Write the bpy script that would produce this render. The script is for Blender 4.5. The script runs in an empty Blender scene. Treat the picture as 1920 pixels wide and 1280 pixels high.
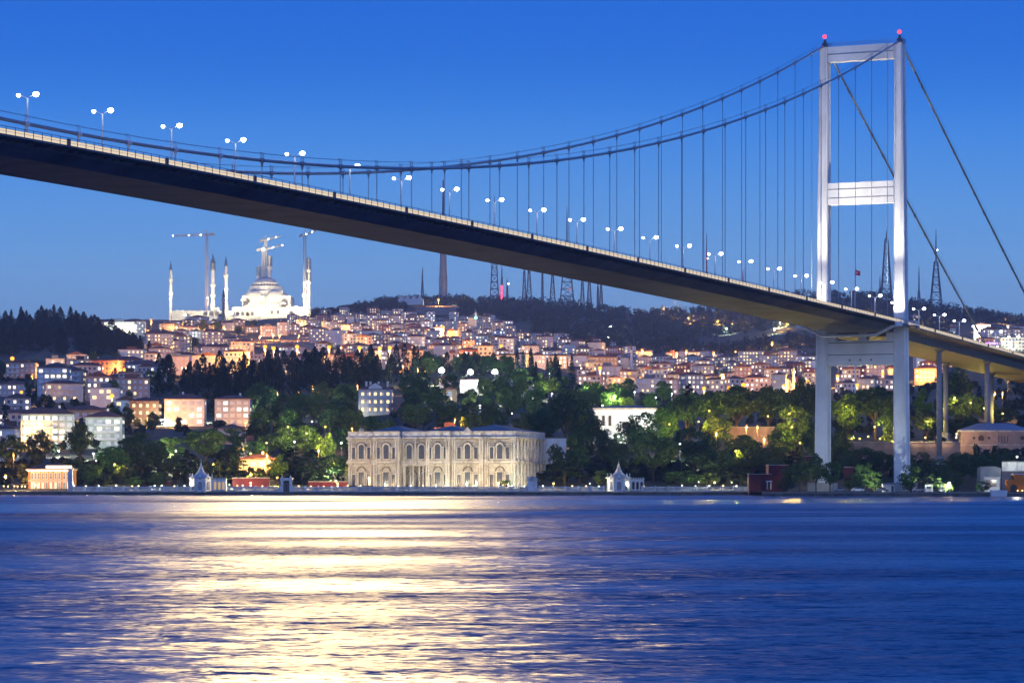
import bpy, math, random
from math import sin, cos, pi, sqrt, atan2, radians, exp
from mathutils import Vector

# ------------------------------------------------------------------ camera, sky, sun, exposure
sc = bpy.context.scene
COL = sc.collection
F, HY, HC = 5545.0, 902.0, 5.0          # focal length in photo pixels, horizon row, eye height (m)
cam_d = bpy.data.cameras.new('camera')
cam_d.sensor_width = 36.0
cam_d.lens = F / 1920.0 * 36.0
cam_d.shift_y = (HY - 640.0) / 1920.0
cam_d.clip_start, cam_d.clip_end = 1.0, 60000.0
cam = bpy.data.objects.new('camera', cam_d)
COL.objects.link(cam)
cam.location = (0, 0, HC)
cam.rotation_euler = (radians(90), 0, 0)
sc.camera = cam

SUN_AZ, SUN_EL = radians(-3.6), radians(12.0)   # added low warm lamp beyond the far shore; its glitter lies on the strait
EXPO = 3.04                                     # long dusk exposure, in stops
EXPF = 2.0 ** EXPO
world = bpy.data.worlds.new('World')
sc.world = world
world.use_nodes = True
wn, wl = world.node_tree.nodes, world.node_tree.links
wn.clear()
w_out = wn.new('ShaderNodeOutputWorld')
w_bg = wn.new('ShaderNodeBackground')
w_bg.inputs[1].default_value = 0.15
w_sky = wn.new('ShaderNodeTexSky')              # the sun has just setting behind the viewer
w_sky.sky_type = 'NISHITA'
w_sky.sun_disc = False
w_sky.sun_elevation = radians(3.0)
w_sky.sun_rotation = radians(180)
w_sky.ozone_density = 6.0
w_sky.dust_density = 8.0
# pale blue air low over the horizon, the same all round
w_tc = wn.new('ShaderNodeTexCoord')
w_sep = wn.new('ShaderNodeSeparateXYZ')
wl.new(w_tc.outputs['Generated'], w_sep.inputs[0])
w_sq = wn.new('ShaderNodeMath'); w_sq.operation = 'SQRT'; w_sq.use_clamp = True
w_cl = wn.new('ShaderNodeMath'); w_cl.operation = 'MAXIMUM'; w_cl.inputs[1].default_value = 0.0
wl.new(w_sep.outputs['Z'], w_cl.inputs[0]); wl.new(w_cl.outputs[0], w_sq.inputs[0])
w_ramp = wn.new('ShaderNodeValToRGB')           # position = sqrt(sin(elevation)); 0.4 is 9.2 degrees
cr = w_ramp.color_ramp
cr.interpolation = 'B_SPLINE'
stops = [(0.0, (.24, .36, .66)), (.187, (.235, .41, .74)), (.248, (.215, .42, .78)), (.285, (.15, .38, .80)), (.345, (.015, .13, .50)), (.385, (0, .02, .18)), (.43, (0, .004, .07)), (.60, (0, 0, .03))]
def set_ramp(cr_, st):
    while len(cr_.elements) < len(st):
        cr_.elements.new(0.5)
    for i, (p, c) in enumerate(st):
        cr_.elements[i].position = p
        cr_.elements[i].color = (*c, 1)
set_ramp(cr, stops)
w_deep = wn.new('ShaderNodeValToRGB')           # higher up the dusk blue is deeper
w_deep.color_ramp.interpolation = 'B_SPLINE'
set_ramp(w_deep.color_ramp, [(0.0, (1, 1, 1)), (.25, (1, 1, 1)), (.33, (.85, .80, .98)), (.41, (.20, .40, .82)), (.6, (.7, .74, .88)), (1.0, (1, .8, .8))])
wl.new(w_sq.outputs[0], w_deep.inputs[0])
w_tint = wn.new('ShaderNodeVectorMath'); w_tint.operation = 'MULTIPLY'
wl.new(w_sky.outputs[0], w_tint.inputs[0]); wl.new(w_deep.outputs[0], w_tint.inputs[1])
wl.new(w_sq.outputs[0], w_ramp.inputs[0])
w_rs = wn.new('ShaderNodeVectorMath'); w_rs.operation = 'SCALE'
w_rs.inputs['Scale'].default_value = 1.0 / (EXPF * 0.15)
wl.new(w_ramp.outputs[0], w_rs.inputs[0])
w_add = wn.new('ShaderNodeVectorMath'); w_add.operation = 'ADD'
wl.new(w_tint.outputs[0], w_add.inputs[0])
wl.new(w_rs.outputs[0], w_add.inputs[1])
wl.new(w_add.outputs[0], w_bg.inputs[0])
wl.new(w_bg.outputs[0], w_out.inputs[0])

sun_d = bpy.data.lights.new('sun', 'SUN')
sun_d.energy = 0.036
sun_d.angle = radians(5.0)
sun_d.color = (1.0, 0.69, 0.26)
sun = bpy.data.objects.new('sun', sun_d)
COL.objects.link(sun)
_sd = Vector((sin(SUN_AZ) * cos(SUN_EL), cos(SUN_AZ) * cos(SUN_EL), sin(SUN_EL)))
sun.rotation_euler = _sd.to_track_quat('Z', 'Y').to_euler()

vs = sc.view_settings
vs.view_transform = 'Standard'
vs.look = 'None'
vs.exposure = EXPO
vs.gamma = 1.0
vs.use_curve_mapping = False
cy = sc.cycles
cy.max_bounces = 6
cy.diffuse_bounces = 2
cy.glossy_bounces = 3
cy.transmission_bounces = 3
cy.transparent_max_bounces = 8
cy.volume_bounces = 0
cy.sample_clamp_direct = 0.0
cy.sample_clamp_indirect = 2.0
cy.caustics_reflective = False
cy.caustics_refractive = False
cy.use_denoising = True
cy.denoiser = 'OPENIMAGEDENOISE'
cy.use_adaptive_sampling = True
cy.adaptive_threshold = 0.02
cy.filter_width = 1.5
cy.use_light_tree = True

# ------------------------------------------------------------------ helpers
R = random.Random(7)

def P(u, v, Y):
    """world point seen at photo pixel (u, v) at depth Y"""
    return Vector(((u - 960.0) / F * Y, Y, HC + (HY - v) / F * Y))

class MB:
    """mesh builder: everything added becomes ONE mesh"""
    def __init__(s):
        s.v, s.f, s.m = [], [], []
    def add(s, vs_, fs_, m=0):
        n = len(s.v)
        s.v.extend(tuple(p) for p in vs_)
        for f in fs_:
            s.f.append(tuple(i + n for i in f)); s.m.append(m)
    def box(s, c, d, m=0, rz=0.0, taper=1.0, tapery=None):
        hx, hy, hz = d[0] / 2, d[1] / 2, d[2] / 2
        ty = taper if tapery is None else tapery
        ca, sa = cos(rz), sin(rz)
        pts = []
        for z, kx, ky in ((-hz, 1, 1), (hz, taper, ty)):
            for x, y in ((-hx, -hy), (hx, -hy), (hx, hy), (-hx, hy)):
                x, y = x * kx, y * ky
                pts.append((c[0] + x * ca - y * sa, c[1] + x * sa + y * ca, c[2] + z))
        s.add(pts, [(0, 3, 2, 1), (4, 5, 6, 7), (0, 1, 5, 4), (1, 2, 6, 5), (2, 3, 7, 6), (3, 0, 4, 7)], m)
    def bx(s, x0, x1, y0, y1, z0, z1, m=0):
        s.box(((x0 + x1) / 2, (y0 + y1) / 2, (z0 + z1) / 2), (x1 - x0, y1 - y0, z1 - z0), m)
    def tube(s, pts, r, n=6, m=0, caps=True):
        pts = [Vector(p) for p in pts]
        rs = r if isinstance(r, (list, tuple)) else [r] * len(pts)
        rings = []
        for i, p in enumerate(pts):
            d = (pts[min(i + 1, len(pts) - 1)] - pts[max(i - 1, 0)])
            if d.length < 1e-9: d = Vector((0, 0, 1))
            d.normalize()
            a = Vector((0, 0, 1)) if abs(d.z) < 0.9 else Vector((1, 0, 0))
            x = d.cross(a).normalized(); y = x.cross(d).normalized()
            rings.append([p + x * (rs[i] * cos(2 * pi * k / n)) + y * (rs[i] * sin(2 * pi * k / n)) for k in range(n)])
        vs_ = [q for rg in rings for q in rg]
        fs_ = []
        for i in range(len(rings) - 1):
            for k in range(n):
                a, b = i * n + k, i * n + (k + 1) % n
                fs_.append((a, a + n, b + n, b))
        if caps:
            fs_.append(tuple(range(n))); fs_.append(tuple(reversed([(len(rings) - 1) * n + k for k in range(n)])))
        s.add(vs_, fs_, m)
    def lathe(s, prof, c=(0, 0, 0), n=12, m=0, a0=0.0, arc=2 * pi):
        full = arc > 2 * pi - 1e-6
        nn = n if full else n + 1
        vs_ = []
        for r, z in prof:
            for k in range(nn):
                a = a0 + arc * k / n
                vs_.append((c[0] + r * cos(a), c[1] + r * sin(a), c[2] + z))
        fs_ = []
        for i in range(len(prof) - 1):
            for k in range(n):
                k2 = (k + 1) % nn
                fs_.append((i * nn + k, i * nn + k2, (i + 1) * nn + k2, (i + 1) * nn + k))
        s.add(vs_, fs_, m)
    def prism(s, poly, y0, y1, m=0):
        """polygon in x-z, extruded along y"""
        n = len(poly)
        vs_ = [(x, y0, z) for x, z in poly] + [(x, y1, z) for x, z in poly]
        fs_ = [tuple(range(n)), tuple(reversed(range(n, 2 * n)))]
        for i in range(n):
            j = (i + 1) % n
            fs_.append((i, i + n, j + n, j))
        s.add(vs_, fs_, m)
    def prismz(s, poly, z0, z1, m=0):
        n = len(poly)
        vs_ = [(x, y, z0) for x, y in poly] + [(x, y, z1) for x, y in poly]
        fs_ = [tuple(reversed(range(n))), tuple(range(n, 2 * n))]
        for i in range(n):
            j = (i + 1) % n
            fs_.append((i, j, j + n, i + n))
        s.add(vs_, fs_, m)
    def hip(s, x0, x1, y0, y1, z, h, m=0, over=0.5, inset=None, thick=0.25):
        x0 -= over; x1 += over; y0 -= over; y1 += over
        w, d = x1 - x0, y1 - y0
        i = min(w, d) / 2 if inset is None else inset
        if w >= d:
            a, b = (x0 + i, (y0 + y1) / 2), (x1 - i, (y0 + y1) / 2)
        else:
            a, b = ((x0 + x1) / 2, y0 + i), ((x0 + x1) / 2, y1 - i)
        base = [(x0, y0), (x1, y0), (x1, y1), (x0, y1)]
        vs_ = [(x, y, z) for x, y in base] + [(x, y, z + thick) for x, y in base] + [(a[0], a[1], z + h), (b[0], b[1], z + h)]
        fs_ = [(0, 3, 2, 1), (0, 1, 5, 4), (1, 2, 6, 5), (2, 3, 7, 6), (3, 0, 4, 7)]
        if w >= d:
            fs_ += [(4, 5, 9, 8), (5, 6, 9), (6, 7, 8, 9), (7, 4, 8)]
        else:
            fs_ += [(4, 5, 8), (5, 6, 9, 8), (6, 7, 9), (7, 4, 8, 9)]
        s.add(vs_, fs_, m)
    def ico(s, c, r, m=0):
        t = (1 + sqrt(5)) / 2
        k = r / sqrt(1 + t * t)
        vv = [(-1, t, 0), (1, t, 0), (-1, -t, 0), (1, -t, 0), (0, -1, t), (0, 1, t), (0, -1, -t), (0, 1, -t), (t, 0, -1), (t, 0, 1), (-t, 0, -1), (-t, 0, 1)]
        ff = [(0, 11, 5), (0, 5, 1), (0, 1, 7), (0, 7, 10), (0, 10, 11), (1, 5, 9), (5, 11, 4), (11, 10, 2), (10, 7, 6), (7, 1, 8), (3, 9, 4), (3, 4, 2), (3, 2, 6), (3, 6, 8), (3, 8, 9), (4, 9, 5), (2, 4, 11), (6, 2, 10), (8, 6, 7), (9, 8, 1)]
        s.add([(c[0] + x * k, c[1] + y * k, c[2] + z * k) for x, y, z in vv], ff, m)
    def mesh(s, name, mats, smooth=False):
        me = bpy.data.meshes.new(name)
        me.from_pydata(s.v, [], s.f)
        mats = mats if isinstance(mats, (list, tuple)) else [mats]
        for mt in mats: me.materials.append(mt)
        if len(mats) > 1: me.polygons.foreach_set('material_index', s.m)
        if smooth: me.polygons.foreach_set('use_smooth', [True] * len(s.f))
        me.update()
        return me
    def build(s, name, mats, parent=None, smooth=False, **kw):
        return link(bpy.data.objects.new(name, s.mesh(name, mats, smooth)), parent, **kw)

def link(o, parent=None, label=None, cat=None, group=None, kind=None, loc=None, rz=None):
    COL.objects.link(o)
    if parent: o.parent = parent
    if loc is not None: o.location = loc
    if rz is not None: o.rotation_euler = (0, 0, rz)
    if label: o['label'] = label
    if cat: o['category'] = cat
    if group: o['group'] = group
    if kind: o['kind'] = kind
    return o

def thing(name, loc, label, cat, group=None, rz=0.0):
    e = bpy.data.objects.new(name, None)
    e.empty_display_size = 1.0
    return link(e, None, label, cat, group, None, loc, rz)

def dup(root, kids, loc, rz, scale, label, group=None):
    """copy a thing and its parts (kids = list of (part, [sub-parts]))"""
    r = root.copy(); COL.objects.link(r)
    r.location = loc; r.rotation_euler = (0, 0, rz); r.scale = scale
    r['label'] = label
    if group: r['group'] = group
    for k, subs in kids:
        c = k.copy(); COL.objects.link(c); c.parent = r
        for q in subs:
            d = q.copy(); COL.objects.link(d); d.parent = c
    return r

ORD = ['', 'first', 'second', 'third', 'fourth', 'fifth', 'sixth', 'seventh', 'eighth', 'ninth', 'tenth', 'eleventh', 'twelfth',
       'thirteenth', 'fourteenth', 'fifteenth', 'sixteenth', 'seventeenth', 'eighteenth', 'nineteenth', 'twentieth']
TENS = {20: 'twenty', 30: 'thirty', 40: 'forty', 50: 'fifty', 60: 'sixty', 70: 'seventy', 80: 'eighty', 90: 'ninety'}
def glow(parent, z, watts, col, y=0.0, aim=None, cone=164):
    """the light a lamp throws, kept with the lamp; aim = direction for shaded (cut-off) lamps"""
    ld = bpy.data.lights.new('lamp_light', 'SPOT' if aim else 'POINT'); ld.energy = 8.0 * watts / EXPF; ld.color = col; ld.shadow_soft_size = .15
    lo = bpy.data.objects.new('light', ld); COL.objects.link(lo); lo.parent = parent; lo.location = (0, y, z)
    if aim:
        ld.spot_size = radians(cone); ld.spot_blend = .35
        lo.rotation_euler = Vector(aim).to_track_quat('-Z', 'Y').to_euler()
    return lo
DOWN = (0, 0, -1)
UPHILL = (0, 1, -.5)                            # street lamps throw their light on the street and the fronts behind it
def nth(n):
    if n <= 20: return ORD[n]
    if n >= 100: return 'hundred and ' + nth(n - 100) if n > 100 else 'hundredth'
    t, o = n // 10 * 10, n % 10
    return TENS[t] + '-' + ORD[o] if o else TENS[t][:-1] + 'ieth'

# ------------------------------------------------------------------ materials (all procedural)
def _pos(nt, scale=1.0, obj=False, stretch=None):
    if obj:
        tc = nt.nodes.new('ShaderNodeTexCoord'); out = tc.outputs['Object']
    else:
        g = nt.nodes.new('ShaderNodeNewGeometry'); out = g.outputs['Position']
    if stretch:
        m = nt.nodes.new('ShaderNodeVectorMath'); m.operation = 'MULTIPLY'
        m.inputs[1].default_value = stretch
        nt.links.new(out, m.inputs[0]); out = m.outputs[0]
    return out

def M(name, col, rough=0.65, var=0.25, scale=0.6, metal=0.0, obj=False, rnd=0.0, stain=None, stain_scale=0.3, stretch=None, bump=0.0, spec=0.3):
    """principled surface: colour broken up by noise, optional stains, optional per-object tint"""
    m = bpy.data.materials.new(name); m.use_nodes = True
    nt = m.node_tree; b = nt.nodes['Principled BSDF']
    b.inputs['Roughness'].default_value = rough
    b.inputs['Metallic'].default_value = metal
    b.inputs['Specular IOR Level'].default_value = spec
    pos_ = _pos(nt, obj=obj, stretch=stretch)
    n = nt.nodes.new('ShaderNodeTexNoise'); n.inputs['Scale'].default_value = scale; n.inputs['Detail'].default_value = 5.0
    nt.links.new(pos_, n.inputs['Vector'])
    mr = nt.nodes.new('ShaderNodeMapRange')
    mr.inputs['From Min'].default_value, mr.inputs['From Max'].default_value = 0.3, 0.7
    mr.inputs['To Min'].default_value, mr.inputs['To Max'].default_value = 1 - var, 1 + var
    nt.links.new(n.outputs['Fac'], mr.inputs['Value'])
    sc_ = nt.nodes.new('ShaderNodeVectorMath'); sc_.operation = 'SCALE'
    sc_.inputs[0].default_value = col
    nt.links.new(mr.outputs[0], sc_.inputs['Scale'])
    out = sc_.outputs[0]
    if rnd:
        oi = nt.nodes.new('ShaderNodeObjectInfo')
        m2 = nt.nodes.new('ShaderNodeMapRange')
        m2.inputs['To Min'].default_value, m2.inputs['To Max'].default_value = 1 - rnd, 1 + rnd
        nt.links.new(oi.outputs['Random'], m2.inputs['Value'])
        s2 = nt.nodes.new('ShaderNodeVectorMath'); s2.operation = 'SCALE'
        nt.links.new(out, s2.inputs[0]); nt.links.new(m2.outputs[0], s2.inputs['Scale']); out = s2.outputs[0]
    if stain:
        n2 = nt.nodes.new('ShaderNodeTexNoise'); n2.inputs['Scale'].default_value = stain_scale; n2.inputs['Detail'].default_value = 6.0
        nt.links.new(_pos(nt, obj=obj, stretch=(1, 1, 0.35)), n2.inputs['Vector'])
        m3 = nt.nodes.new('ShaderNodeMapRange')
        m3.inputs['From Min'].default_value, m3.inputs['From Max'].default_value = 0.48, 0.68
        m3.inputs['To Max'].default_value = 0.75
        nt.links.new(n2.outputs['Fac'], m3.inputs['Value'])
        mx = nt.nodes.new('ShaderNodeMix'); mx.data_type = 'RGBA'
        nt.links.new(m3.outputs[0], mx.inputs['Factor']); nt.links.new(out, mx.inputs['A'])
        mx.inputs['B'].default_value = (*stain, 1); out = mx.outputs['Result']
    nt.links.new(out, b.inputs['Base Color'])
    if bump:
        bp = nt.nodes.new('ShaderNodeBump'); bp.inputs['Strength'].default_value = bump; bp.inputs['Distance'].default_value = 0.1
        nt.links.new(n.outputs['Fac'], bp.inputs['Height']); nt.links.new(bp.outputs[0], b.inputs['Normal'])
    return m

def E(name, col, strength, sample=True, rnd=0.0):
    strength = strength / EXPF
    m = bpy.data.materials.new(name); m.use_nodes = True
    nt = m.node_tree; nt.nodes.clear()
    o = nt.nodes.new('ShaderNodeOutputMaterial'); e = nt.nodes.new('ShaderNodeEmission')
    e.inputs[0].default_value = (*col, 1); e.inputs[1].default_value = strength
    if rnd:
        g = nt.nodes.new('ShaderNodeNewGeometry')
        m2 = nt.nodes.new('ShaderNodeMapRange')
        m2.inputs['To Min'].default_value, m2.inputs['To Max'].default_value = strength * (1 - rnd), strength * (1 + rnd)
        nt.links.new(g.outputs['Random Per Island'], m2.inputs['Value']); nt.links.new(m2.outputs[0], e.inputs[1])
    nt.links.new(e.outputs[0], o.inputs[0])
    m.cycles.emission_sampling = 'FRONT' if sample else 'NONE'
    return m

def leafmat(name, col, rnd=0.35, hue=0.03, trans=0.25):
    m = bpy.data.materials.new(name); m.use_nodes = True
    nt = m.node_tree; nt.nodes.clear()
    o = nt.nodes.new('ShaderNodeOutputMaterial')
    d = nt.nodes.new('ShaderNodeBsdfDiffuse'); t = nt.nodes.new('ShaderNodeBsdfTranslucent')
    mix = nt.nodes.new('ShaderNodeMixShader'); mix.inputs[0].default_value = trans
    g = nt.nodes.new('ShaderNodeNewGeometry'); oi = nt.nodes.new('ShaderNodeObjectInfo')
    h = nt.nodes.new('ShaderNodeHueSaturation'); h.inputs['Color'].default_value = (*col, 1)
    a = nt.nodes.new('ShaderNodeMapRange'); a.inputs['To Min'].default_value, a.inputs['To Max'].default_value = 0.5 - hue, 0.5 + hue
    nt.links.new(oi.outputs['Random'], a.inputs['Value']); nt.links.new(a.outputs[0], h.inputs['Hue'])
    b = nt.nodes.new('ShaderNodeMapRange'); b.inputs['To Min'].default_value, b.inputs['To Max'].default_value = 1 - rnd, 1 + rnd
    nt.links.new(g.outputs['Random Per Island'], b.inputs['Value']); nt.links.new(b.outputs[0], h.inputs['Value'])
    nt.links.new(h.outputs[0], d.inputs[0]); nt.links.new(h.outputs[0], t.inputs[0])
    nt.links.new(d.outputs[0], mix.inputs[1]); nt.links.new(t.outputs[0], mix.inputs[2]); nt.links.new(mix.outputs[0], o.inputs[0])
    return m

# ------------------------------------------------------------------ shared materials
steel_white = M('painted_steel_pale', (0.74, 0.745, 0.75), 0.5, 0.06, 0.15, stain=(0.55, 0.56, 0.57), stain_scale=0.12)
steel_deck = M('deck_steel', (0.17, 0.175, 0.185), 0.6, 0.12, 0.2, rnd=0.10, stain=(0.09, 0.09, 0.10), stain_scale=0.08, spec=0.2)
steel_side = M('side_span_steel', (0.22, 0.185, 0.15), 0.6, 0.12, 0.2, stain=(0.22, 0.18, 0.14), stain_scale=0.15)
steel_cable = M('cable_steel', (0.30, 0.33, 0.38), 0.45, 0.08, 0.5)
steel_pole = M('lamp_pole_paint', (0.75, 0.76, 0.78), 0.45, 0.05)
steel_dark = M('dark_steel', (0.10, 0.10, 0.11), 0.55, 0.1)
asphalt = M('asphalt', (0.05, 0.05, 0.05), 0.9, 0.2, 0.8)
concrete = M('concrete', (0.34, 0.33, 0.31), 0.85, 0.15, 0.5, stain=(0.2, 0.19, 0.18))
em_white = E('lamp_white', (0.92, 0.97, 1.0), 30.0)
em_white_s = E('lamp_white_weak', (0.92, 0.97, 1.0), 18.0)
em_red = E('beacon_red', (1.0, 0.05, 0.08), 3.2)
em_rail = E('parapet_glow', (1.0, 0.82, 0.62), 0.85)
em_orange = E('sodium_lamp', (1.0, 0.37, 0.045), 2.8, False)
em_warm = E('warm_globe', (1.0, 0.72, 0.28), 5.0, False)
em_cool = E('cool_globe', (0.86, 1.0, 0.80), 6.0, False)

# ------------------------------------------------------------------ sea
def sea_material():
    m = bpy.data.materials.new('sea_water'); m.use_nodes = True
    nt = m.node_tree; b = nt.nodes['Principled BSDF']
    b.inputs['Base Color'].default_value = (0.004, 0.030, 0.10, 1)
    b.inputs['IOR'].default_value = 1.333
    g = nt.nodes.new('ShaderNodeNewGeometry')
    def noise(scale, detail, stretch):
        v = nt.nodes.new('ShaderNodeVectorMath'); v.operation = 'MULTIPLY'; v.inputs[1].default_value = stretch
        nt.links.new(g.outputs['Position'], v.inputs[0])
        n = nt.nodes.new('ShaderNodeTexNoise'); n.inputs['Scale'].default_value = scale; n.inputs['Detail'].default_value = detail
        nt.links.new(v.outputs[0], n.inputs['Vector']); return n.outputs['Fac']
    def rng(x, a0, a1, b0, b1):
        r = nt.nodes.new('ShaderNodeMapRange'); r.interpolation_type = 'SMOOTHSTEP'
        r.inputs['From Min'].default_value, r.inputs['From Max'].default_value = a0, a1
        r.inputs['To Min'].default_value, r.inputs['To Max'].default_value = b0, b1
        nt.links.new(x, r.inputs['Value']); return r.outputs[0]
    def op(o, x, y):
        n = nt.nodes.new('ShaderNodeMath'); n.operation = o
        for k, q in enumerate((x, y)):
            if isinstance(q, (int, float)): n.inputs[k].default_value = q
            else: nt.links.new(q, n.inputs[k])
        return n.outputs[0]
    def slopes(scale, detail, stretch, amp):
        """two wave slopes straight from a noise (no finite differences, so far waves average as they should)"""
        v = nt.nodes.new('ShaderNodeVectorMath'); v.operation = 'MULTIPLY'; v.inputs[1].default_value = stretch
        nt.links.new(g.outputs['Position'], v.inputs[0])
        n = nt.nodes.new('ShaderNodeTexNoise'); n.inputs['Scale'].default_value = scale; n.inputs['Detail'].default_value = detail; n.inputs['Roughness'].default_value = .62
        nt.links.new(v.outputs[0], n.inputs['Vector'])
        c = nt.nodes.new('ShaderNodeVectorMath'); c.operation = 'SUBTRACT'; c.inputs[1].default_value = (.5, .5, .5)
        nt.links.new(n.outputs['Color'], c.inputs[0])
        k = nt.nodes.new('ShaderNodeVectorMath'); k.operation = 'MULTIPLY'; k.inputs[1].default_value = (amp, amp, 0)
        nt.links.new(c.outputs[0], k.inputs[0]); return k.outputs[0]
    patch = noise(0.030, 4.0, (0.32, 1.0, 1.0))       # cat's paws and slicks, long across the view
    patch2 = noise(0.009, 3.0, (0.6, 1.0, 1.0))
    ruff = op('MULTIPLY', rng(patch, 0.36, 0.64, 0.62, 1.35), rng(patch2, 0.36, 0.62, 0.75, 1.3))
    sp = nt.nodes.new('ShaderNodeSeparateXYZ'); nt.links.new(g.outputs['Position'], sp.inputs[0])   # a calm current line runs slanting off the far shore
    dl = op('ADD', op('ADD', sp.outputs['Y'], -685.0), op('ADD', op('MULTIPLY', sp.outputs['X'], -1.25), op('MULTIPLY', op('ADD', patch2, -0.5), 160.0)))
    rough_water = rng(op('ABSOLUTE', dl, 0.0), 60.0, 135.0, 0.22, 1.0)
    ruff = op('MULTIPLY', ruff, rough_water)
    ad = nt.nodes.new('ShaderNodeVectorMath'); ad.operation = 'ADD'
    nt.links.new(slopes(0.48, 6.0, (0.75, 1.0, 1.0), 1.0), ad.inputs[0]); nt.links.new(slopes(2.4, 4.0, (0.9, 1.0, 1.0), 0.7), ad.inputs[1])
    sc_ = nt.nodes.new('ShaderNodeVectorMath'); sc_.operation = 'SCALE'
    nt.links.new(ad.outputs[0], sc_.inputs[0]); nt.links.new(ruff, sc_.inputs['Scale'])
    sx = nt.nodes.new('ShaderNodeSeparateXYZ'); nt.links.new(sc_.outputs[0], sx.inputs[0])      # wavelets run towards the near shore: their steep fronts face it
    cx = nt.nodes.new('ShaderNodeCombineXYZ'); nt.links.new(sx.outputs['X'], cx.inputs['X'])
    nt.links.new(op('MULTIPLY', op('ABSOLUTE', sx.outputs['Y'], 0.0), -1.25), cx.inputs['Y'])
    up = nt.nodes.new('ShaderNodeVectorMath'); up.operation = 'ADD'
    bz = nt.nodes.new('ShaderNodeCombineXYZ'); bz.inputs['Z'].default_value = 1.0; nt.links.new(op('MULTIPLY', rough_water, -0.03), bz.inputs['Y'])
    nt.links.new(cx.outputs[0], up.inputs[0]); nt.links.new(bz.outputs[0], up.inputs[1])
    nm = nt.nodes.new('ShaderNodeVectorMath'); nm.operation = 'NORMALIZE'
    nt.links.new(up.outputs[0], nm.inputs[0]); nt.links.new(nm.outputs[0], b.inputs['Normal'])
    nt.links.new(op('MULTIPLY', rng(ruff, 0.45, 1.7, 0.27, 0.44), rng(rough_water, 0.1, 1.0, 0.85, 1.0)), b.inputs['Roughness'])
    return m
mb = MB()
mb.add([(-9000, -3000, 0), (9000, -3000, 0), (9000, 1500, 0), (-9000, 1500, 0)], [(0, 1, 2, 3)])
mb.build('sea', sea_material(), kind='structure')

# ------------------------------------------------------------------ terrain: rows of depth (m), columns of azimuth; value = ground row in the photo
TU = [-500, 0, 150, 300, 450, 600, 750, 900, 1050, 1200, 1350, 1500, 1650, 1800, 1950, 2450]
TT = [
 (1095, [914] * 16),
 (1130, [906, 906, 905, 904, 902, 902, 902, 900, 896, 896, 896, 894, 885, 872, 870, 870]),
 (1190, [868, 866, 864, 866, 872, 876, 876, 868, 862, 862, 862, 858, 838, 822, 815, 815]),
 (1260, [836, 835, 834, 832, 842, 848, 842, 838, 832, 830, 826, 822, 812, 806, 800, 800]),
 (1400, [798, 797, 796, 795, 794, 790, 776, 780, 786, 792, 792, 786, 780, 778, 770, 770]),
 (1600, [752, 750, 748, 744, 742, 740, 735, 730, 742, 760, 764, 760, 756, 750, 740, 740]),
 (1800, [722, 718, 718, 722, 718, 712, 706, 704, 722, 744, 748, 746, 740, 728, 716, 716]),
 (2000, [694, 692, 696, 704, 700, 696, 694, 692, 708, 732, 736, 735, 728, 710, 696, 696]),
 (2200, [672, 670, 671, 690, 688, 684, 684, 684, 697, 721, 725, 724, 716, 696, 680, 680]),
 (2500, [640, 636, 638, 664, 672, 670, 668, 670, 682, 704, 709, 706, 698, 678, 656, 656]),
 (2800, [616, 612, 616, 644, 656, 656, 652, 655, 668, 688, 693, 686, 680, 660, 640, 640]),
 (3200, [606, 602, 606, 624, 636, 638, 632, 636, 650, 668, 674, 660, 656, 640, 628, 628]),
 (3600, [604, 600, 602, 612, 618, 618, 612, 614, 626, 645, 650, 630, 626, 622, 618, 618]),
 (4000, [603, 599, 600, 605, 606, 600, 590, 592, 600, 618, 620, 600, 596, 604, 612, 612]),
 (4500, [602, 598, 599, 600, 600, 592, 568, 568, 572, 590, 584, 558, 560, 585, 608, 608]),
 (4900, [606, 602, 602, 602, 602, 600, 575, 570, 575, 594, 586, 560, 562, 590, 612, 612]),
 (5600, [640, 636, 634, 632, 632, 632, 620, 610, 612, 620, 616, 600, 600, 625, 640, 640]),
 (9000, [800] * 16),
]
def _row(r, u):
    vals = TT[r][1]
    if u <= TU[0]: return vals[0]
    if u >= TU[-1]: return vals[-1]
    for i in range(len(TU) - 1):
        if u <= TU[i + 1]:
            t = (u - TU[i]) / (TU[i + 1] - TU[i])
            p0 = vals[max(i - 1, 0)]; p1 = vals[i]; p2 = vals[i + 1]; p3 = vals[min(i + 2, len(TU) - 1)]
            m1, m2 = (p2 - p0) / 2 * 0.6, (p3 - p1) / 2 * 0.6
            t2, t3 = t * t, t * t * t
            return (2 * t3 - 3 * t2 + 1) * p1 + (t3 - 2 * t2 + t) * m1 + (-2 * t3 + 3 * t2) * p2 + (t3 - t2) * m2
def gv(u, Y):
    """photo row of the ground at column u, depth Y"""
    if Y <= TT[0][0]: return HY + (HC - 1.4) * F / Y
    for r in range(len(TT) - 1):
        if Y <= TT[r + 1][0]:
            a, b = TT[r][0], TT[r + 1][0]
            t = (Y - a) / (b - a)
            return _row(r, u) * (1 - t) + _row(r + 1, u) * t
    return 800.0
def ground(u, Y):
    p = P(u, gv(u, Y), Y); return p
def uX(X, Y): return 960 + F * X / Y
def gz(X, Y): return HC + (HY - gv(uX(X, Y), Y)) / F * Y
def depth_at(u, v, lo=1095.0, hi=4500.0):
    """depth at which the ground is seen at photo pixel (u, v)"""
    Y = lo; prev = gv(u, lo)
    if v >= prev: return lo
    while Y < hi:
        Y2 = Y + 12.0
        q = gv(u, Y2)
        if q <= v: return Y + 12.0 * (prev - v) / max(prev - q, 1e-6)
        Y, prev = Y2, q
    return hi
def on(u, v): return ground(u, depth_at(u, v))

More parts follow.
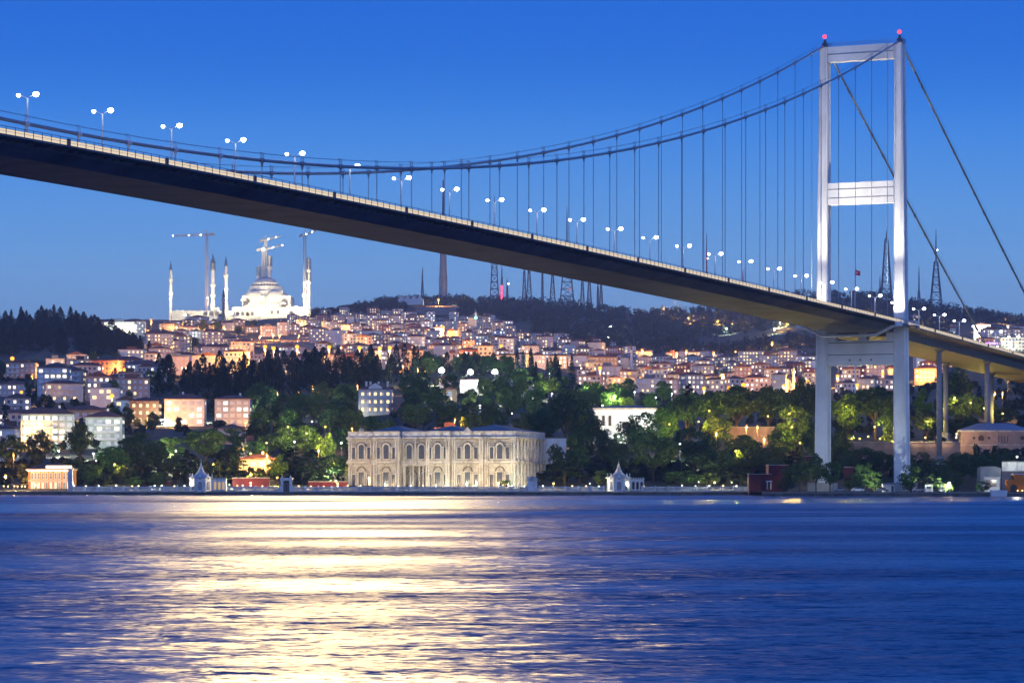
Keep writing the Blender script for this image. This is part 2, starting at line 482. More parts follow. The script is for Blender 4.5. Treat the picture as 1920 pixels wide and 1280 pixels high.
ground_mat = M('hillside_earth', (0.060, 0.062, 0.040), 0.95, 0.5, 0.02, stain=(0.10, 0.085, 0.06), stain_scale=0.008)
mb = MB()
us = [-500 + 25 * i for i in range(119)]
Ys = [1060 + 0.0]
Ys = [992, 1040, 1076, 1096, 1115] + [1130 + 20 * i for i in range(14)] + [1420 + 30 * i for i in range(20)] + [2040 + 60 * i for i in range(35)] + [4200 + 100 * i for i in range(15)] + [6200, 7500, 9000]
def shore(u):                                   # where the land begins
    return 1076.0 if u < 1400 else (1076 - 84 * min(1, (u - 1400) / 30.0))
for Y in Ys:
    for u in us:
        Yq = max(Y, shore(u))
        p = ground(u, Yq)
        if Y > 2000: p.z += 2.0 * sin(u * 0.07 + Y * 0.013) * sin(Y * 0.021 - u * 0.011)
        mb.v.append(tuple(p))
n = len(us)
for i in range(len(Ys) - 1):
    for k in range(n - 1):
        mb.f.append((i * n + k, i * n + k + 1, (i + 1) * n + k + 1, (i + 1) * n + k)); mb.m.append(0)
mb.build('terrain', ground_mat, smooth=True, kind='structure')

# ------------------------------------------------------------------ suspension bridge (built in its own frame: x along the deck towards the viewer, y towards the near side)
BC = Vector((125.5, 1059.9, 0.0)); BA = atan2(-0.9076, -0.4199)
bridge = thing('suspension_bridge', BC, 'long grey suspension bridge with white portal tower crossing the whole picture', 'bridge', rz=BA)
def bw(s, t, z): return Vector((BC.x + s * cos(BA) - t * sin(BA), BC.y + s * sin(BA) + t * cos(BA), z))
def dz(s):
    if s < 0: return 60.9 + 0.034 * s
    q = abs(537 - min(s, 1074)) / 537
    return 61.0 + 8.2 * (1 - q ** 1.6)
def cz(s):
    if s < 0: return 162.0 + 0.468 * s - 0.00012 * s * (-s) * 0 + 0.00009 * s * (s + 230)
    return 72.3 + (162.0 - 72.3) * ((s - 537) / 537) ** 2
# deck segments
prof = [(16.7, 0.0), (16.7, -0.38), (14.15, -0.55), (14.05, -1.15), (10.2, -2.85), (-10.2, -2.85), (-14.05, -1.15), (-14.15, -0.55), (-16.7, -0.38), (-16.7, 0.0)]
def extrude(prof_, s0, s1, zf, gap=0.05):
    m_ = MB(); k = len(prof_)
    a, b = s0 + gap, s1 - gap
    m_.add([(a, t, zf(a) + z) for t, z in prof_] + [(b, t, zf(b) + z) for t, z in prof_],
           [tuple(range(k)), tuple(reversed(range(k, 2 * k)))] + [(i, i + k, (i + 1) % k + k, (i + 1) % k) for i in range(k)])
    return m_
SEG = 17.9
for i in range(36):
    extrude(prof, i * SEG, (i + 1) * SEG, dz).build('deck_segment', steel_deck, bridge)
    m_ = MB()                                           # cantilever brackets under the walkway
    for q in range(6):
        s = i * SEG + (q + 0.5) * SEG / 6
        for sg in (1, -1):
            z0 = dz(s)
            m_.add([(s - .06, sg * 14.1, z0 - .55), (s - .06, sg * 16.6, z0 - .38), (s - .06, sg * 14.1, z0 - 1.1), (s + .06, sg * 14.1, z0 - .55), (s + .06, sg * 16.6, z0 - .38), (s + .06, sg * 14.1, z0 - 1.1)],
                   [(0, 1, 2), (5, 4, 3), (0, 3, 4, 1), (1, 4, 5, 2), (2, 5, 3, 0)])
    m_.build('walkway_brackets', steel_deck, bridge, kind='stuff')
prof2 = [(16.3, 0.0), (16.3, -0.5), (12.0, -0.9), (11.2, -1.5), (10.9, -4.1), (-10.9, -4.1), (-11.2, -1.5), (-12.0, -0.9), (-16.3, -0.5), (-16.3, 0.0)]
for i in range(8):
    extrude(prof2, -33 * (i + 1), -33 * i, dz).build('side_span_segment', steel_side, bridge)
    for t in (10.9 + .12, -11.02):
        m_ = MB()
        for q in range(11):
            s = -33 * i - 3 * (q + .5); m_.bx(s - .06, s + .06, t - .12, t + .12, dz(s) - 4.1, dz(s) - 1.6)
        m_.build('web_stiffeners', steel_side, bridge, kind='stuff')
m_ = MB()
for i in range(60):
    a, b = -264 + 15.5 * i, -264 + 15.5 * (i + 1)
    m_.add([(a, -13.6, dz(a) + .02), (b, -13.6, dz(b) + .02), (b, 13.6, dz(b) + .02), (a, 13.6, dz(a) + .02)], [(0, 1, 2, 3)])
m_.build('roadway', asphalt, bridge)
# railing: handrails, posts and an added glowing sheet for the lit parapet
for t in (16.6, -16.6):
    ss = [-255 + 10 * i for i in range(90)]
    m_ = MB()
    for h, r in ((1.45, .055), (1.0, .03), (0.55, .03)):
        m_.tube([(s, t, dz(s) + h) for s in ss], r, 4)
    m_.build('handrail', steel_dark, bridge)
    m_ = MB()
    for i in range(300):
        s = -253 + 2.98 * i
        m_.bx(s - .05, s + .05, t - .05, t + .05, dz(s), dz(s) + 1.45)
    for i in range(0, 300, 12):
        s = -250.5 + 2.98 * i
        m_.bx(s - .45, s + .45, t - .5, t - .15, dz(s), dz(s) + 1.3)
    m_.build('railing_posts', steel_dark, bridge, kind='stuff')
    m_ = MB()
    for i in range(len(ss) - 1):
        a, b = ss[i], ss[i + 1]
        q = t - (1 if t > 0 else -1) * 0.7
        m_.add([(a, q, dz(a) + .12), (b, q, dz(b) + .12), (b, q, dz(b) + 1.15), (a, q, dz(a) + 1.15)], [(0, 1, 2, 3)])
    m_.build('parapet_glow_sheet', em_rail, bridge)  # glowing sheet added to brighten the railing band
# tower
def leg(sign):
    m_ = MB(); ts = [(4.0, 14.9, 4.9, 5.0), (58, 14.5, 4.3, 5.0), (161, 14.0, 3.0, 4.7)]
    vs_ = []
    for z, t, wt, ws in ts:
        c = 0.45
        for a, b in ((-1, -1), (1, -1), (1, 1), (-1, 1)):
            x, y = a * ws / 2, sign * t + b * wt / 2
            for (ex, ey) in (((a * -c, 0), (0, b * -c)) if a * b > 0 else ((0, b * -c), (a * -c, 0))):
                vs_.append((x + ex, y + ey, z))
    k = 8; fs_ = [tuple(reversed(range(8))), tuple(range(16, 24))]
    for i in range(2):
        for j in range(8):
            fs_.append((i * 8 + j, i * 8 + (j + 1) % 8, (i + 1) * 8 + (j + 1) % 8, (i + 1) * 8 + j))
    m_.add(vs_, fs_)
    o = m_.build('tower_leg', steel_white, bridge)
    q = MB(); q.box((0, sign * 14, 161.9), (3.4, 1.8, 1.8), taper=0.6); q.box((0, sign * 14, 163.3), (.9, .7, 1.2)); q.build('cable_saddle', steel_dark, o)
    q = MB(); q.ico((0.4, sign * 14, 165.0), 0.8); q.build('red_beacon', em_red, o)
    q = MB()
    for a in range(9): q.tube([(-2.3 + a * .58, sign * 14 + 1.55, 161), (-2.3 + a * .58, sign * 14 + 1.55, 162.6)], .05, 4)
    q.tube([(-2.3, sign * 14 + 1.55, 162.6), (2.34, sign * 14 + 1.55, 162.6)], .05, 4); q.build('top_railing', steel_dark, o)
    q = MB(); q.box((0, sign * 14.9, 2.4), (8.5, 8.5, 4.2)); q.build('leg_footing', concrete, o)
    return o
for sg in (1, -1): leg(sg)
def beam(z0, z1, lines, d=4.0):
    m_ = MB(); m_.bx(-d / 2, d / 2, -12.3, 12.3, z0, z1); o = m_.build('cross_beam', steel_white, bridge)
    q = MB()
    for z in lines: q.bx(d / 2 - .02, d / 2 + .07, -12.25, 12.25, z - .12, z + .12)
    if lines: q.build('seam', steel_deck, o)
    return o
b1 = beam(155.6, 161.0, (158.2,))
q = MB()
for i in range(25): q.tube([(1.9, -12 + i, 161), (1.9, -12 + i, 162.3)], .05, 4)
for h in (161.7, 162.3): q.tube([(1.9, -12, h), (1.9, 12, h)], .05, 4)
q.build('beam_railing', steel_dark, b1)
beam(104.3, 112.0, (106.6, 109.7))
b3 = beam(46.5, 55.3, (50.3, 54.6))
for t in (-4, 0, 4):
    q = MB(); q.lathe([(0.01, 0), (.35, 0), (.35, .12)], n=10); o = q.build('port_hole', steel_dark, b3); o.rotation_euler = (0, radians(90), 0); o.location = (2.02, t, 48.4)
for t in (-11, 0.6, 11):
    q = MB(); q.bx(-1.4, 1.9, t - 1.5, t + 1.5, 55.3, 58.1); q.build('bearing_block', steel_white, b3)
# walkway platform around each leg
for sg in (1, -1):
    m_ = MB(); ring = [(-9, 13.9), (-9, 16.9), (-4.2, 20.2), (4.2, 20.2), (9, 16.9), (9, 13.9)]
    pts = [(x, sg * y) for x, y in (ring if sg < 0 else list(reversed(ring)))]
    m_.prismz(pts, 59.9, 60.35)
    o = m_.build('tower_walkway', steel_deck, bridge)
    q = MB(); lp = [(-9, 16.8), (-4.2, 20.1), (4.2, 20.1), (9, 16.8)]
    for h in (60.9, 61.5, 61.9): q.tube([(x, sg * y, h) for x, y in lp], .05, 4)
    for (x0, y0), (x1, y1) in zip(lp, lp[1:]):
        for k in range(7): q.bx(x0 + (x1 - x0) * k / 7 - .04, x0 + (x1 - x0) * k / 7 + .04, sg * (y0 + (y1 - y0) * k / 7) - .04, sg * (y0 + (y1 - y0) * k / 7) + .04, 60.35, 61.9)
    q.build('platform_railing', steel_pole, o)
# inspection gantry hung under the deck beside the tower
m_ = MB(); m_.tube([(14, -19, 60.2), (14, -16.5, 59.6), (14, -10.5, 56.6), (14, 9.5, 56.6), (14, 15.5, 59.4), (14, 18.4, 59.9)], [.5, .55, .55, .55, .55, .5], 8)
g_ = m_.build('inspection_gantry', steel_pole, bridge, smooth=True)
for t in (-18.6, 18):
    q = MB(); q.box((14, t, 60.3), (2.6, 2.0, 1.6)); q.build('gantry_trolley', steel_pole, g_)
# main cables, clamps, hangers
HS = []
for k in range(1, 36):
    HS.append(SEG * (k - 0.19 if k <= 20 else k - 0.43))
for t in (14.0, -14.0):
    ss = [1.5 + (640 - 1.5) * i / 90 for i in range(91)]
    m_ = MB(); m_.tube([(s, t, cz(s)) for s in ss], .36, 8); cab = m_.build('main_cable', steel_cable, bridge, smooth=True)
    m_ = MB()
    for e in (-.28, .28): m_.tube([(s, t + e, cz(s) + 1.45) for s in ss], .035, 4)
    m_.build('hand_rope', steel_cable, cab)
    m_ = MB(); m_.tube([(s, t, cz(s)) for s in [-1.5 - 13.5 * i for i in range(20)]], .36, 8); bk = m_.build('side_span_cable', M('side_cable', (0.36, 0.36, 0.33), .5) if t > 0 else bpy.data.materials['side_cable'], bridge, smooth=True)
    m_ = MB()
    for e in (-.28, .28): m_.tube([(s, t + e, cz(s) + 1.45) for s in [-1.5 - 13.5 * i for i in range(20)]], .035, 4)
    m_.build('hand_rope', steel_cable, bk)
    for i in range(1, 18):
        s = -13.7 * i; q = MB(); q.tube([(s - .45, t, cz(s - .45)), (s + .45, t, cz(s + .45))], .55, 8); q.tube([(s, t, cz(s)), (s, t, cz(s) + 1.5)], .06, 4); q.build('cable_clamp', steel_cable, bk)
    for s in HS:
        z = cz(s); q = MB()
        q.tube([(s - .55, t, cz(s - .55)), (s + .55, t, cz(s + .55))], .56, 8)
        q.box((s, t, z - .75), (.5, .3, 1.0))
        for e in (-.28, .28): q.bx(s - .06, s + .06, t + e - .05, t + e + .05, z + .3, z + 1.75); 
        q.bx(s - .05, s + .05, t - .3, t + .3, z + 1.0, z + 1.12)
        q.bx(s - .35, s + .35, t - .36, t - .26, z + 1.62, z + 1.76)
        q.build('cable_clamp', steel_cable if s < 470 else steel_pole, cab)
        if z - 1.0 > dz(s) + .6:
            q = MB()
            for e in (-.17, .17): q.tube([(s + e, t, z - .8), (s + e, t, dz(s))], .055, 4)
            q.box((s, t, dz(s) + .5), (.6, .25, 1.0))
            q.build('hanger', steel_cable, bridge)
# side-span piers
for s in (-67, -133, -200):
    for t in (8.5, -8.5):
        w_ = bw(s, t, 0); g0 = min(gz(w_.x, w_.y), 30)
        base = {-67: 12.0, -133: 22.0, -200: 25.0}[s]
        m_ = MB(); m_.tube([(s, t, base + 2.4), (s, t, dz(s) - 4.1)], 1.0, 14); o = m_.build('pier_column', M('pier_steel', (0.30, 0.31, 0.34), .5, .1) if (s, t) == (-67, 8.5) else bpy.data.materials['pier_steel'], bridge, smooth=True)
        q = MB(); q.box((s, t, base + 1.2), (2.6, 2.6, 2.4)); q.box((s, t, dz(s) - 4.4), (2.6, 2.6, .55)); q.build('column_block', concrete, o)
        q = MB(); q.box((s, t, base / 2 - 1), (6, 5, base + 2), taper=.85); q.build('column_pedestal', concrete, o)

# lamp posts on the deck median
def lamp_parts(root, h=11.6):
    q = MB(); q.tube([(0, 0, 0), (0, 0, h - .4)], [.24, .17], 8); pole = q.build('pole', steel_pole, root)
    kids = [(pole, [])]
    for sg, em, r in ((1, em_white, .58), (-1, em_white_s, .42)):
        q = MB(); q.tube([(0, 0, h - .5), (0, sg * 1.8, h + .35)], .09, 6); q.box((0, sg * 2.0, h + .48), (.35, .9, .14)); arm = q.build('arm', steel_pole, root)
        q = MB(); q.lathe([(.02, -r * .9), (r * .6, -r * .75), (r, -r * .1), (r * .9, r * .5), (.02, r * .75)], (0, sg * 2.05, h + .25), 10); hd = q.build('lamp_head', em, arm)
        kids.append((arm, [hd]))
    return kids
LG = 'lamp posts along the bridge deck'
proto = None; cnt = 0
for k in range(30):
    s = 526.2 - 27.05 * k
    if s < -215: break
    cnt += 1
    lb = 'white double-armed lamp post on the bridge deck, %s from the left edge of the picture' % nth(cnt)
    if s < 0: lb = 'white double-armed lamp post on the bridge deck right of the tower, %s from the tower' % nth(int((0 - s) / 27.05) + 1)
    p = bw(s, 0, dz(s) + .02)
    if proto is None:
        proto = thing('bridge_lamp_post', p, lb, 'lamp post', LG, rz=BA); pk = lamp_parts(proto)
    else:
        dup(proto, pk, p, BA, (1, 1, 1), lb, LG)

# floodlights that wash the tower from the deck
def floodlight(s, t, target, watts, size_deg, label, col=(1.0, .90, .72)):
    p = bw(s, t, dz(s) + .05)
    o = thing('tower_floodlight', p, label, 'floodlight', 'floodlights washing the tower', rz=BA)
    q = MB(); q.box((0, 0, .35), (.5, .1, .7)); q.build('bracket', steel_dark, o)
    q = MB(); q.box((0, 0, .95), (.7, .6, .5)); b_ = q.build('housing', steel_dark, o)
    q = MB(); q.bx(-.3, .3, -.25, .25, 1.21, 1.24); q.build('lens', em_warm, b_)
    ld = bpy.data.lights.new('floodlight_beam', 'SPOT'); ld.energy = watts / EXPF; ld.spot_size = radians(size_deg); ld.spot_blend = .6; ld.shadow_soft_size = .3; ld.color = col
    lo = bpy.data.objects.new('beam', ld); COL.objects.link(lo); lo.parent = o; lo.location = (0, 0, 1.4)
    d = Vector(target) - Vector((s, t, dz(s) + 1.4))
    lo.rotation_euler = d.to_track_quat('-Z', 'Y').to_euler()
for sg, nm in ((1, 'nearer right'), (-1, 'farther left')):
    floodlight(9, sg * 13.4, (2, sg * 14.2, 72), 26000, 75, 'small dark floodlight on the deck close to the %s tower leg' % nm)
    floodlight(26, sg * 13.0, (2, sg * 14, 125), 190000, 60, 'small dark floodlight on the deck a lamp spacing before the %s tower leg' % nm)
# ------------------------------------------------------------------ labels that single things out: look + nearest landmark + order from the left
LM = [(90, 890, 'by the orange-lit waterfront house'), (90, 810, 'around the pale green apartment blocks'), (180, 850, 'above the fence at the far left'), (265, 770, 'around the brown lit mansion'),
      (345, 775, 'by the white left-slope apartment block'), (440, 770, 'by the apartment block with two chimneys'), (377, 895, 'behind the left tent-roofed kiosk'), (450, 860, 'above the long dark red wall'),
      (536, 890, 'behind the white quay gate'), (590, 840, 'left of the marble palace'), (560, 780, 'on the slope left of the mansion'), (700, 750, 'around the cream hillside mansion'), (800, 790, 'just behind the marble palace'),
      (620, 700, 'on the slope over the hillside mansion'), (470, 700, 'under the bare hill field'), (350, 700, 'over the white apartment block'), (780, 690, 'left of the sports floodlights'), (880, 690, 'by the three sports floodlights'), (960, 760, 'between mansion and white pavilion'),
      (1020, 690, 'right of the sports floodlights'), (1060, 800, 'right of the marble palace'), (1170, 790, 'around the white lit pavilion'), (1160, 890, 'behind the right tent-roofed kiosk'), (1210, 740, 'over the white lit pavilion'),
      (1300, 860, 'over the right quay fence'), (1385, 835, 'by the bright green round tree'), (1390, 770, 'by the orange garden wall'), (1500, 780, 'left of the tower legs'), (1440, 890, 'by the red waterfront block'),
      (1555, 890, 'at the far tower leg foot'), (1700, 890, 'at the near tower leg foot'), (1620, 790, 'seen between the tower legs'), (1740, 770, 'right of the near tower leg'), (1830, 760, 'under the side span'), (1860, 830, 'by the pink stone lodge'), (1870, 900, 'by the orange waterfront building'),
      (30, 610, 'at the hilltop wood left edge'), (130, 620, 'in mid hilltop wood'), (230, 640, 'at right of the hilltop wood'), (60, 680, 'under the far left hilltop wood'), (200, 680, 'under the hilltop wood'), (130, 720, 'on the left slope'), (250, 720, 'between left slope and pine grove'), (300, 640, 'right of the hilltop wood'),
      (240, 605, 'on the ridge left of the mosque'), (370, 605, 'below the mosque arcade'), (370, 650, 'two rows below the mosque arcade'), (450, 640, 'below the mosque dome'), (540, 615, 'below the right mosque minaret'), (560, 650, 'below the bare hill field'),
      (620, 600, 'right of the mosque'), (690, 595, 'below the ridge past the mosque'), (760, 600, 'left below the concrete mast'), (850, 600, 'right below the concrete mast'), (640, 640, 'halfway down below the mosque ridge'), (720, 640, 'over the pine grove'), (800, 640, 'halfway below the concrete mast'), (880, 640, 'below the slender green-lit minaret'),
      (950, 620, 'under the lattice masts'), (950, 660, 'halfway below the lattice masts'), (1030, 650, 'on the slope below the lattice masts'), (1090, 680, 'left of the white town minaret'), (1120, 650, 'at the wood edge near town minaret'), (1185, 680, 'around the white town minaret'), (1180, 715, 'below the white town minaret'),
      (1250, 670, 'right of the white town minaret'), (1260, 710, 'low in the right town'), (1330, 680, 'in the mid right town'), (1350, 720, 'low in the middle right town'), (1400, 650, 'by the tall lit apartment slab'), (1420, 690, 'below the tall lit apartment slab'), (1480, 660, 'high beside the far tower leg'), (1500, 700, 'beside the far tower leg'), (1490, 730, 'low beside the far tower leg'),
      (1600, 680, 'between the tower legs'), (1620, 720, 'low between the tower legs'), (1740, 690, 'right behind the near tower leg'), (1800, 620, 'over the side span'), (1880, 630, 'by the purple-lit building'), (1300, 600, 'on the wooded hill under the deck'), (1700, 600, 'on the dark right ridge'),
      (500, 640, 'under the mosque'), (340, 680, 'left of the pine grove'), (420, 700, 'at left of the pine grove'), (640, 690, 'in mid pine grove'), (740, 690, 'at right of the pine grove'), (540, 690, 'in the grove below the bare field')]
PEND = []
def pend(o, one, many, u, v, group=None):
    """label later: 'one' if alone near its landmark, else 'nth from the left of the many ...'"""
    best = min(LM, key=lambda q: (q[0] - u) ** 2 + 4 * (q[1] - v) ** 2)
    if group: o['group'] = group
    PEND.append((o, one, many, best[2], u))
def flush_labels():
    d = {}
    for o, one, many, ph, u in PEND: d.setdefault((one, ph), []).append((u, o, many))
    for (one, ph), l in d.items():
        l.sort(key=lambda q: q[0])
        for i, (u, o, many) in enumerate(l):
            if len(l) == 1: o['label'] = one + ' ' + ph
            elif i == len(l) - 1: o['label'] = 'rightmost of the ' + many + ' ' + ph
            else: o['label'] = ('leftmost' if i == 0 else nth(i + 1) + ' from left') + ' of the ' + many + ' ' + ph

# ------------------------------------------------------------------ trees
bark = M('bark', (0.07, 0.05, 0.035), 0.9, 0.3, 1.5, obj=True)
leaf_green = leafmat('leaves_green', (0.105, 0.175, 0.042))
leaf_dark = leafmat('leaves_dark', (0.058, 0.098, 0.034))
leaf_bright = leafmat('leaves_bright', (0.150, 0.240, 0.040))
leaf_pine = leafmat('needles_dark', (0.014, 0.024, 0.016), trans=0.1)
leaf_blossom = leafmat('blossom', (0.42, 0.30, 0.30))
leaf_far = leafmat('far_leaves', (0.030, 0.042, 0.026), rnd=.45, trans=0.1)
def rdir(r):
    z = r.uniform(-1, 1); a = r.uniform(0, 2 * pi); q = sqrt(1 - z * z)
    return Vector((q * cos(a), q * sin(a), z))
def leafq(m_, p, nrm, s, r):
    nrm = (nrm + rdir(r) * 0.8).normalized()
    a = nrm.cross(rdir(r))
    if a.length < 1e-4: a = Vector((1, 0, 0))
    a.normalize(); b = nrm.cross(a)
    m_.add([p - a * s, p - b * s * .55, p + a * s, p + b * s * .55], [(0, 1, 2, 3)])
def deciduous(seed, flat=1.0, low=0.24, leaves=3000, ls=0.031):
    """unit tree: height 1, crown width 1"""
    r = random.Random(seed); cr_, tr = MB(), MB()
    tr.tube([(0, 0, -.05), (.01, 0, low * .6), (.0, .01, low + .12)], [.028, .022, .016], 7)
    n_cl = 34; cz_, hz = (low + 1) / 2, (1 - low) / 2
    cl = []
    for i in range(n_cl):
        d = rdir(r); k = r.uniform(.55, .86)
        p = Vector((d.x * .42 * k, d.y * .42 * k, cz_ + d.z * hz * k * .95 * flat))
        cl.append((p, r.uniform(.085, .165)))
    for p, q in cl[:11]:
        mid = Vector((p.x * .4, p.y * .4, low + (p.z - low) * .35))
        tr.tube([(0, 0, low * .8), mid, p], [.013, .008, .003], 5, caps=False)
    tot = sum(q * q for _, q in cl)
    for p, q in cl:
        for i in range(int(leaves * q * q / tot)):
            d = rdir(r)
            if d.z < -.2 and r.random() < .5: d.z = -d.z
            leafq(cr_, p + Vector((d.x * q, d.y * q, d.z * q * .8)) * r.uniform(.72, 1.08), d, ls * r.uniform(.6, 1.25), r)
    return cr_, tr
def cypress(seed, leaves=1100, wide=1.0):
    r = random.Random(seed); cr_, tr = MB(), MB()
    tr.tube([(0, 0, -.04), (0, 0, .9)], [.03, .004], 6)
    for i in range(leaves):
        z = r.uniform(.04, 1.0); a = r.uniform(0, 2 * pi)
        w = .5 * (min(1, z / .16) ** .6) * (1 - z) ** .62 * (1 + .22 * sin(a * 3 + z * 17 + seed)) * r.uniform(.72, 1.05) * wide
        leafq(cr_, Vector((w * cos(a), w * sin(a), z)), Vector((cos(a), sin(a), .5)), .038 * r.uniform(.6, 1.3), r)
    return cr_, tr
def spruce(seed, leaves=1500):
    r = random.Random(seed); cr_, tr = MB(), MB()
    tr.tube([(0, 0, -.04), (0, 0, .97)], [.028, .004], 6)
    tiers = 15
    for i in range(leaves):
        k = r.random() ** .8; t = int(k * tiers)
        z0 = .14 + .84 * t / tiers; w = .5 * (1 - t / tiers) ** .8 * (0.75 + .35 * sin(t * 2.3 + seed) * .5) + .02
        a = r.uniform(0, 2 * pi); nb = 7 + t % 3; a = round(a / (2 * pi) * nb) / nb * 2 * pi + t * .7 + r.gauss(0, .13)
        q = r.uniform(.15, 1); rr = w * q
        leafq(cr_, Vector((rr * cos(a), rr * sin(a), z0 + .03 * (1 - q) - .035 * q)), Vector((0, 0, 1)), .036 * r.uniform(.6, 1.3), r)
    return cr_, tr
def cedar(seed, leaves=1900):
    r = random.Random(seed); cr_, tr = MB(), MB()
    tr.tube([(0, 0, -.04), (0, 0, .5), (.02, 0, .95)], [.03, .02, .006], 6)
    pl = []
    for i in range(22):
        z = .22 + .76 * i / 21; w = (.46 * (1 - (z - .2) * .75)) * r.uniform(.6, 1.0)
        a = r.uniform(0, 2 * pi); pl.append((Vector((w * .62 * cos(a), w * .62 * sin(a), z)), w * .62))
        tr.tube([(0, 0, z - .03), (w * cos(a), w * sin(a), z)], [.008, .003], 4, caps=False)
    for i in range(leaves):
        p, w = pl[i % len(pl)]
        a = r.uniform(0, 2 * pi); q = sqrt(r.random()) * w
        leafq(cr_, p + Vector((q * cos(a), q * sin(a) * .8, r.gauss(0, .010) - q * .10)), Vector((0, 0, 1)), .030 * r.uniform(.6, 1.3), r)
    return cr_, tr
PROT = {}
def proto_set(key, fn, mats, seeds, **kw):
    out = []
    for i, sd in enumerate(seeds):
        c, t = fn(sd, **kw)
        for mt in mats:
            out.append((c.mesh(key + '_crown', mt), t.mesh(key + '_trunk', bark, True)))
    PROT[key] = out
proto_set('green', deciduous, [leaf_green], (1, 2, 3, 4))
proto_set('dark', deciduous, [leaf_dark], (5, 6, 7))
proto_set('bright', deciduous, [leaf_bright], (8, 9))
proto_set('umbrella', deciduous, [leaf_dark], (11, 12), flat=.9, low=.52)
proto_set('bush', deciduous, [leaf_dark, leaf_green], (13, 14), low=.02, leaves=1300, ls=.042)
proto_set('blossom', deciduous, [leaf_blossom], (15,), leaves=1500)
proto_set('cypress', cypress, [leaf_pine], (1, 2, 3))
proto_set('pine', spruce, [leaf_pine], (4, 5, 6))
proto_set('broadpine', cypress, [leaf_pine], (7, 8), wide=1.25)
proto_set('cedar', cedar, [leaf_pine, leaf_dark], (21, 22))
TNAME = {'green': ('leafy_tree', 'rounded green leafy tree', 'rounded green leafy trees'), 'dark': ('leafy_tree', 'dark green leafy tree', 'dark green leafy trees'),
         'bright': ('leafy_tree', 'bright green leafy tree', 'bright green leafy trees'), 'umbrella': ('umbrella_tree', 'tall broad-crowned tree', 'tall broad-crowned trees'),
         'bush': ('bush', 'low rounded dark bush', 'low rounded dark bushes'), 'blossom': ('blossom_tree', 'pale pink blossoming tree', 'pale pink blossoming trees'),
         'cypress': ('cypress_tree', 'slim dark cypress', 'slim dark cypresses'), 'pine': ('conifer_tree', 'dark pointed conifer', 'dark pointed conifers'),
         'broadpine': ('conifer_tree', 'broad dark conifer', 'broad dark conifers'), 'cedar': ('cedar_tree', 'flat-boughed dark cedar', 'flat-boughed dark cedars')}
def tree(kind, u, Y, width, height, base=None, group='trees on the far shore', vlab=None):
    p = ground(u, Y) if base is None else Vector(base)
    nm, one, many = TNAME[kind]
    e = bpy.data.objects.new(nm, None); COL.objects.link(e)
    e.location = p; e.rotation_euler = (0, 0, R.uniform(0, 6.28)); e.scale = (width, width, height)
    e['category'] = 'tree' if kind != 'bush' else 'bush'
    c, t = R.choice(PROT[kind])
    for n_, me in (('crown', c), ('trunk', t)):
        o = bpy.data.objects.new(n_, me); COL.objects.link(o); o.parent = e
    pend(e, one, many, u, HY - (p.z + height * .5 - HC) / Y * F if vlab is None else vlab, group)
    return e
def tree_px(kind, u, vtop, wpx, Y, **kw):
    """tree whose top is seen at row vtop and whose crown is wpx wide"""
    g_ = ground(u, Y); h = P(u, vtop, Y).z - g_.z
    return tree(kind, u, Y, max(wpx / F * Y, 2.0), max(h, 2.5), **kw)
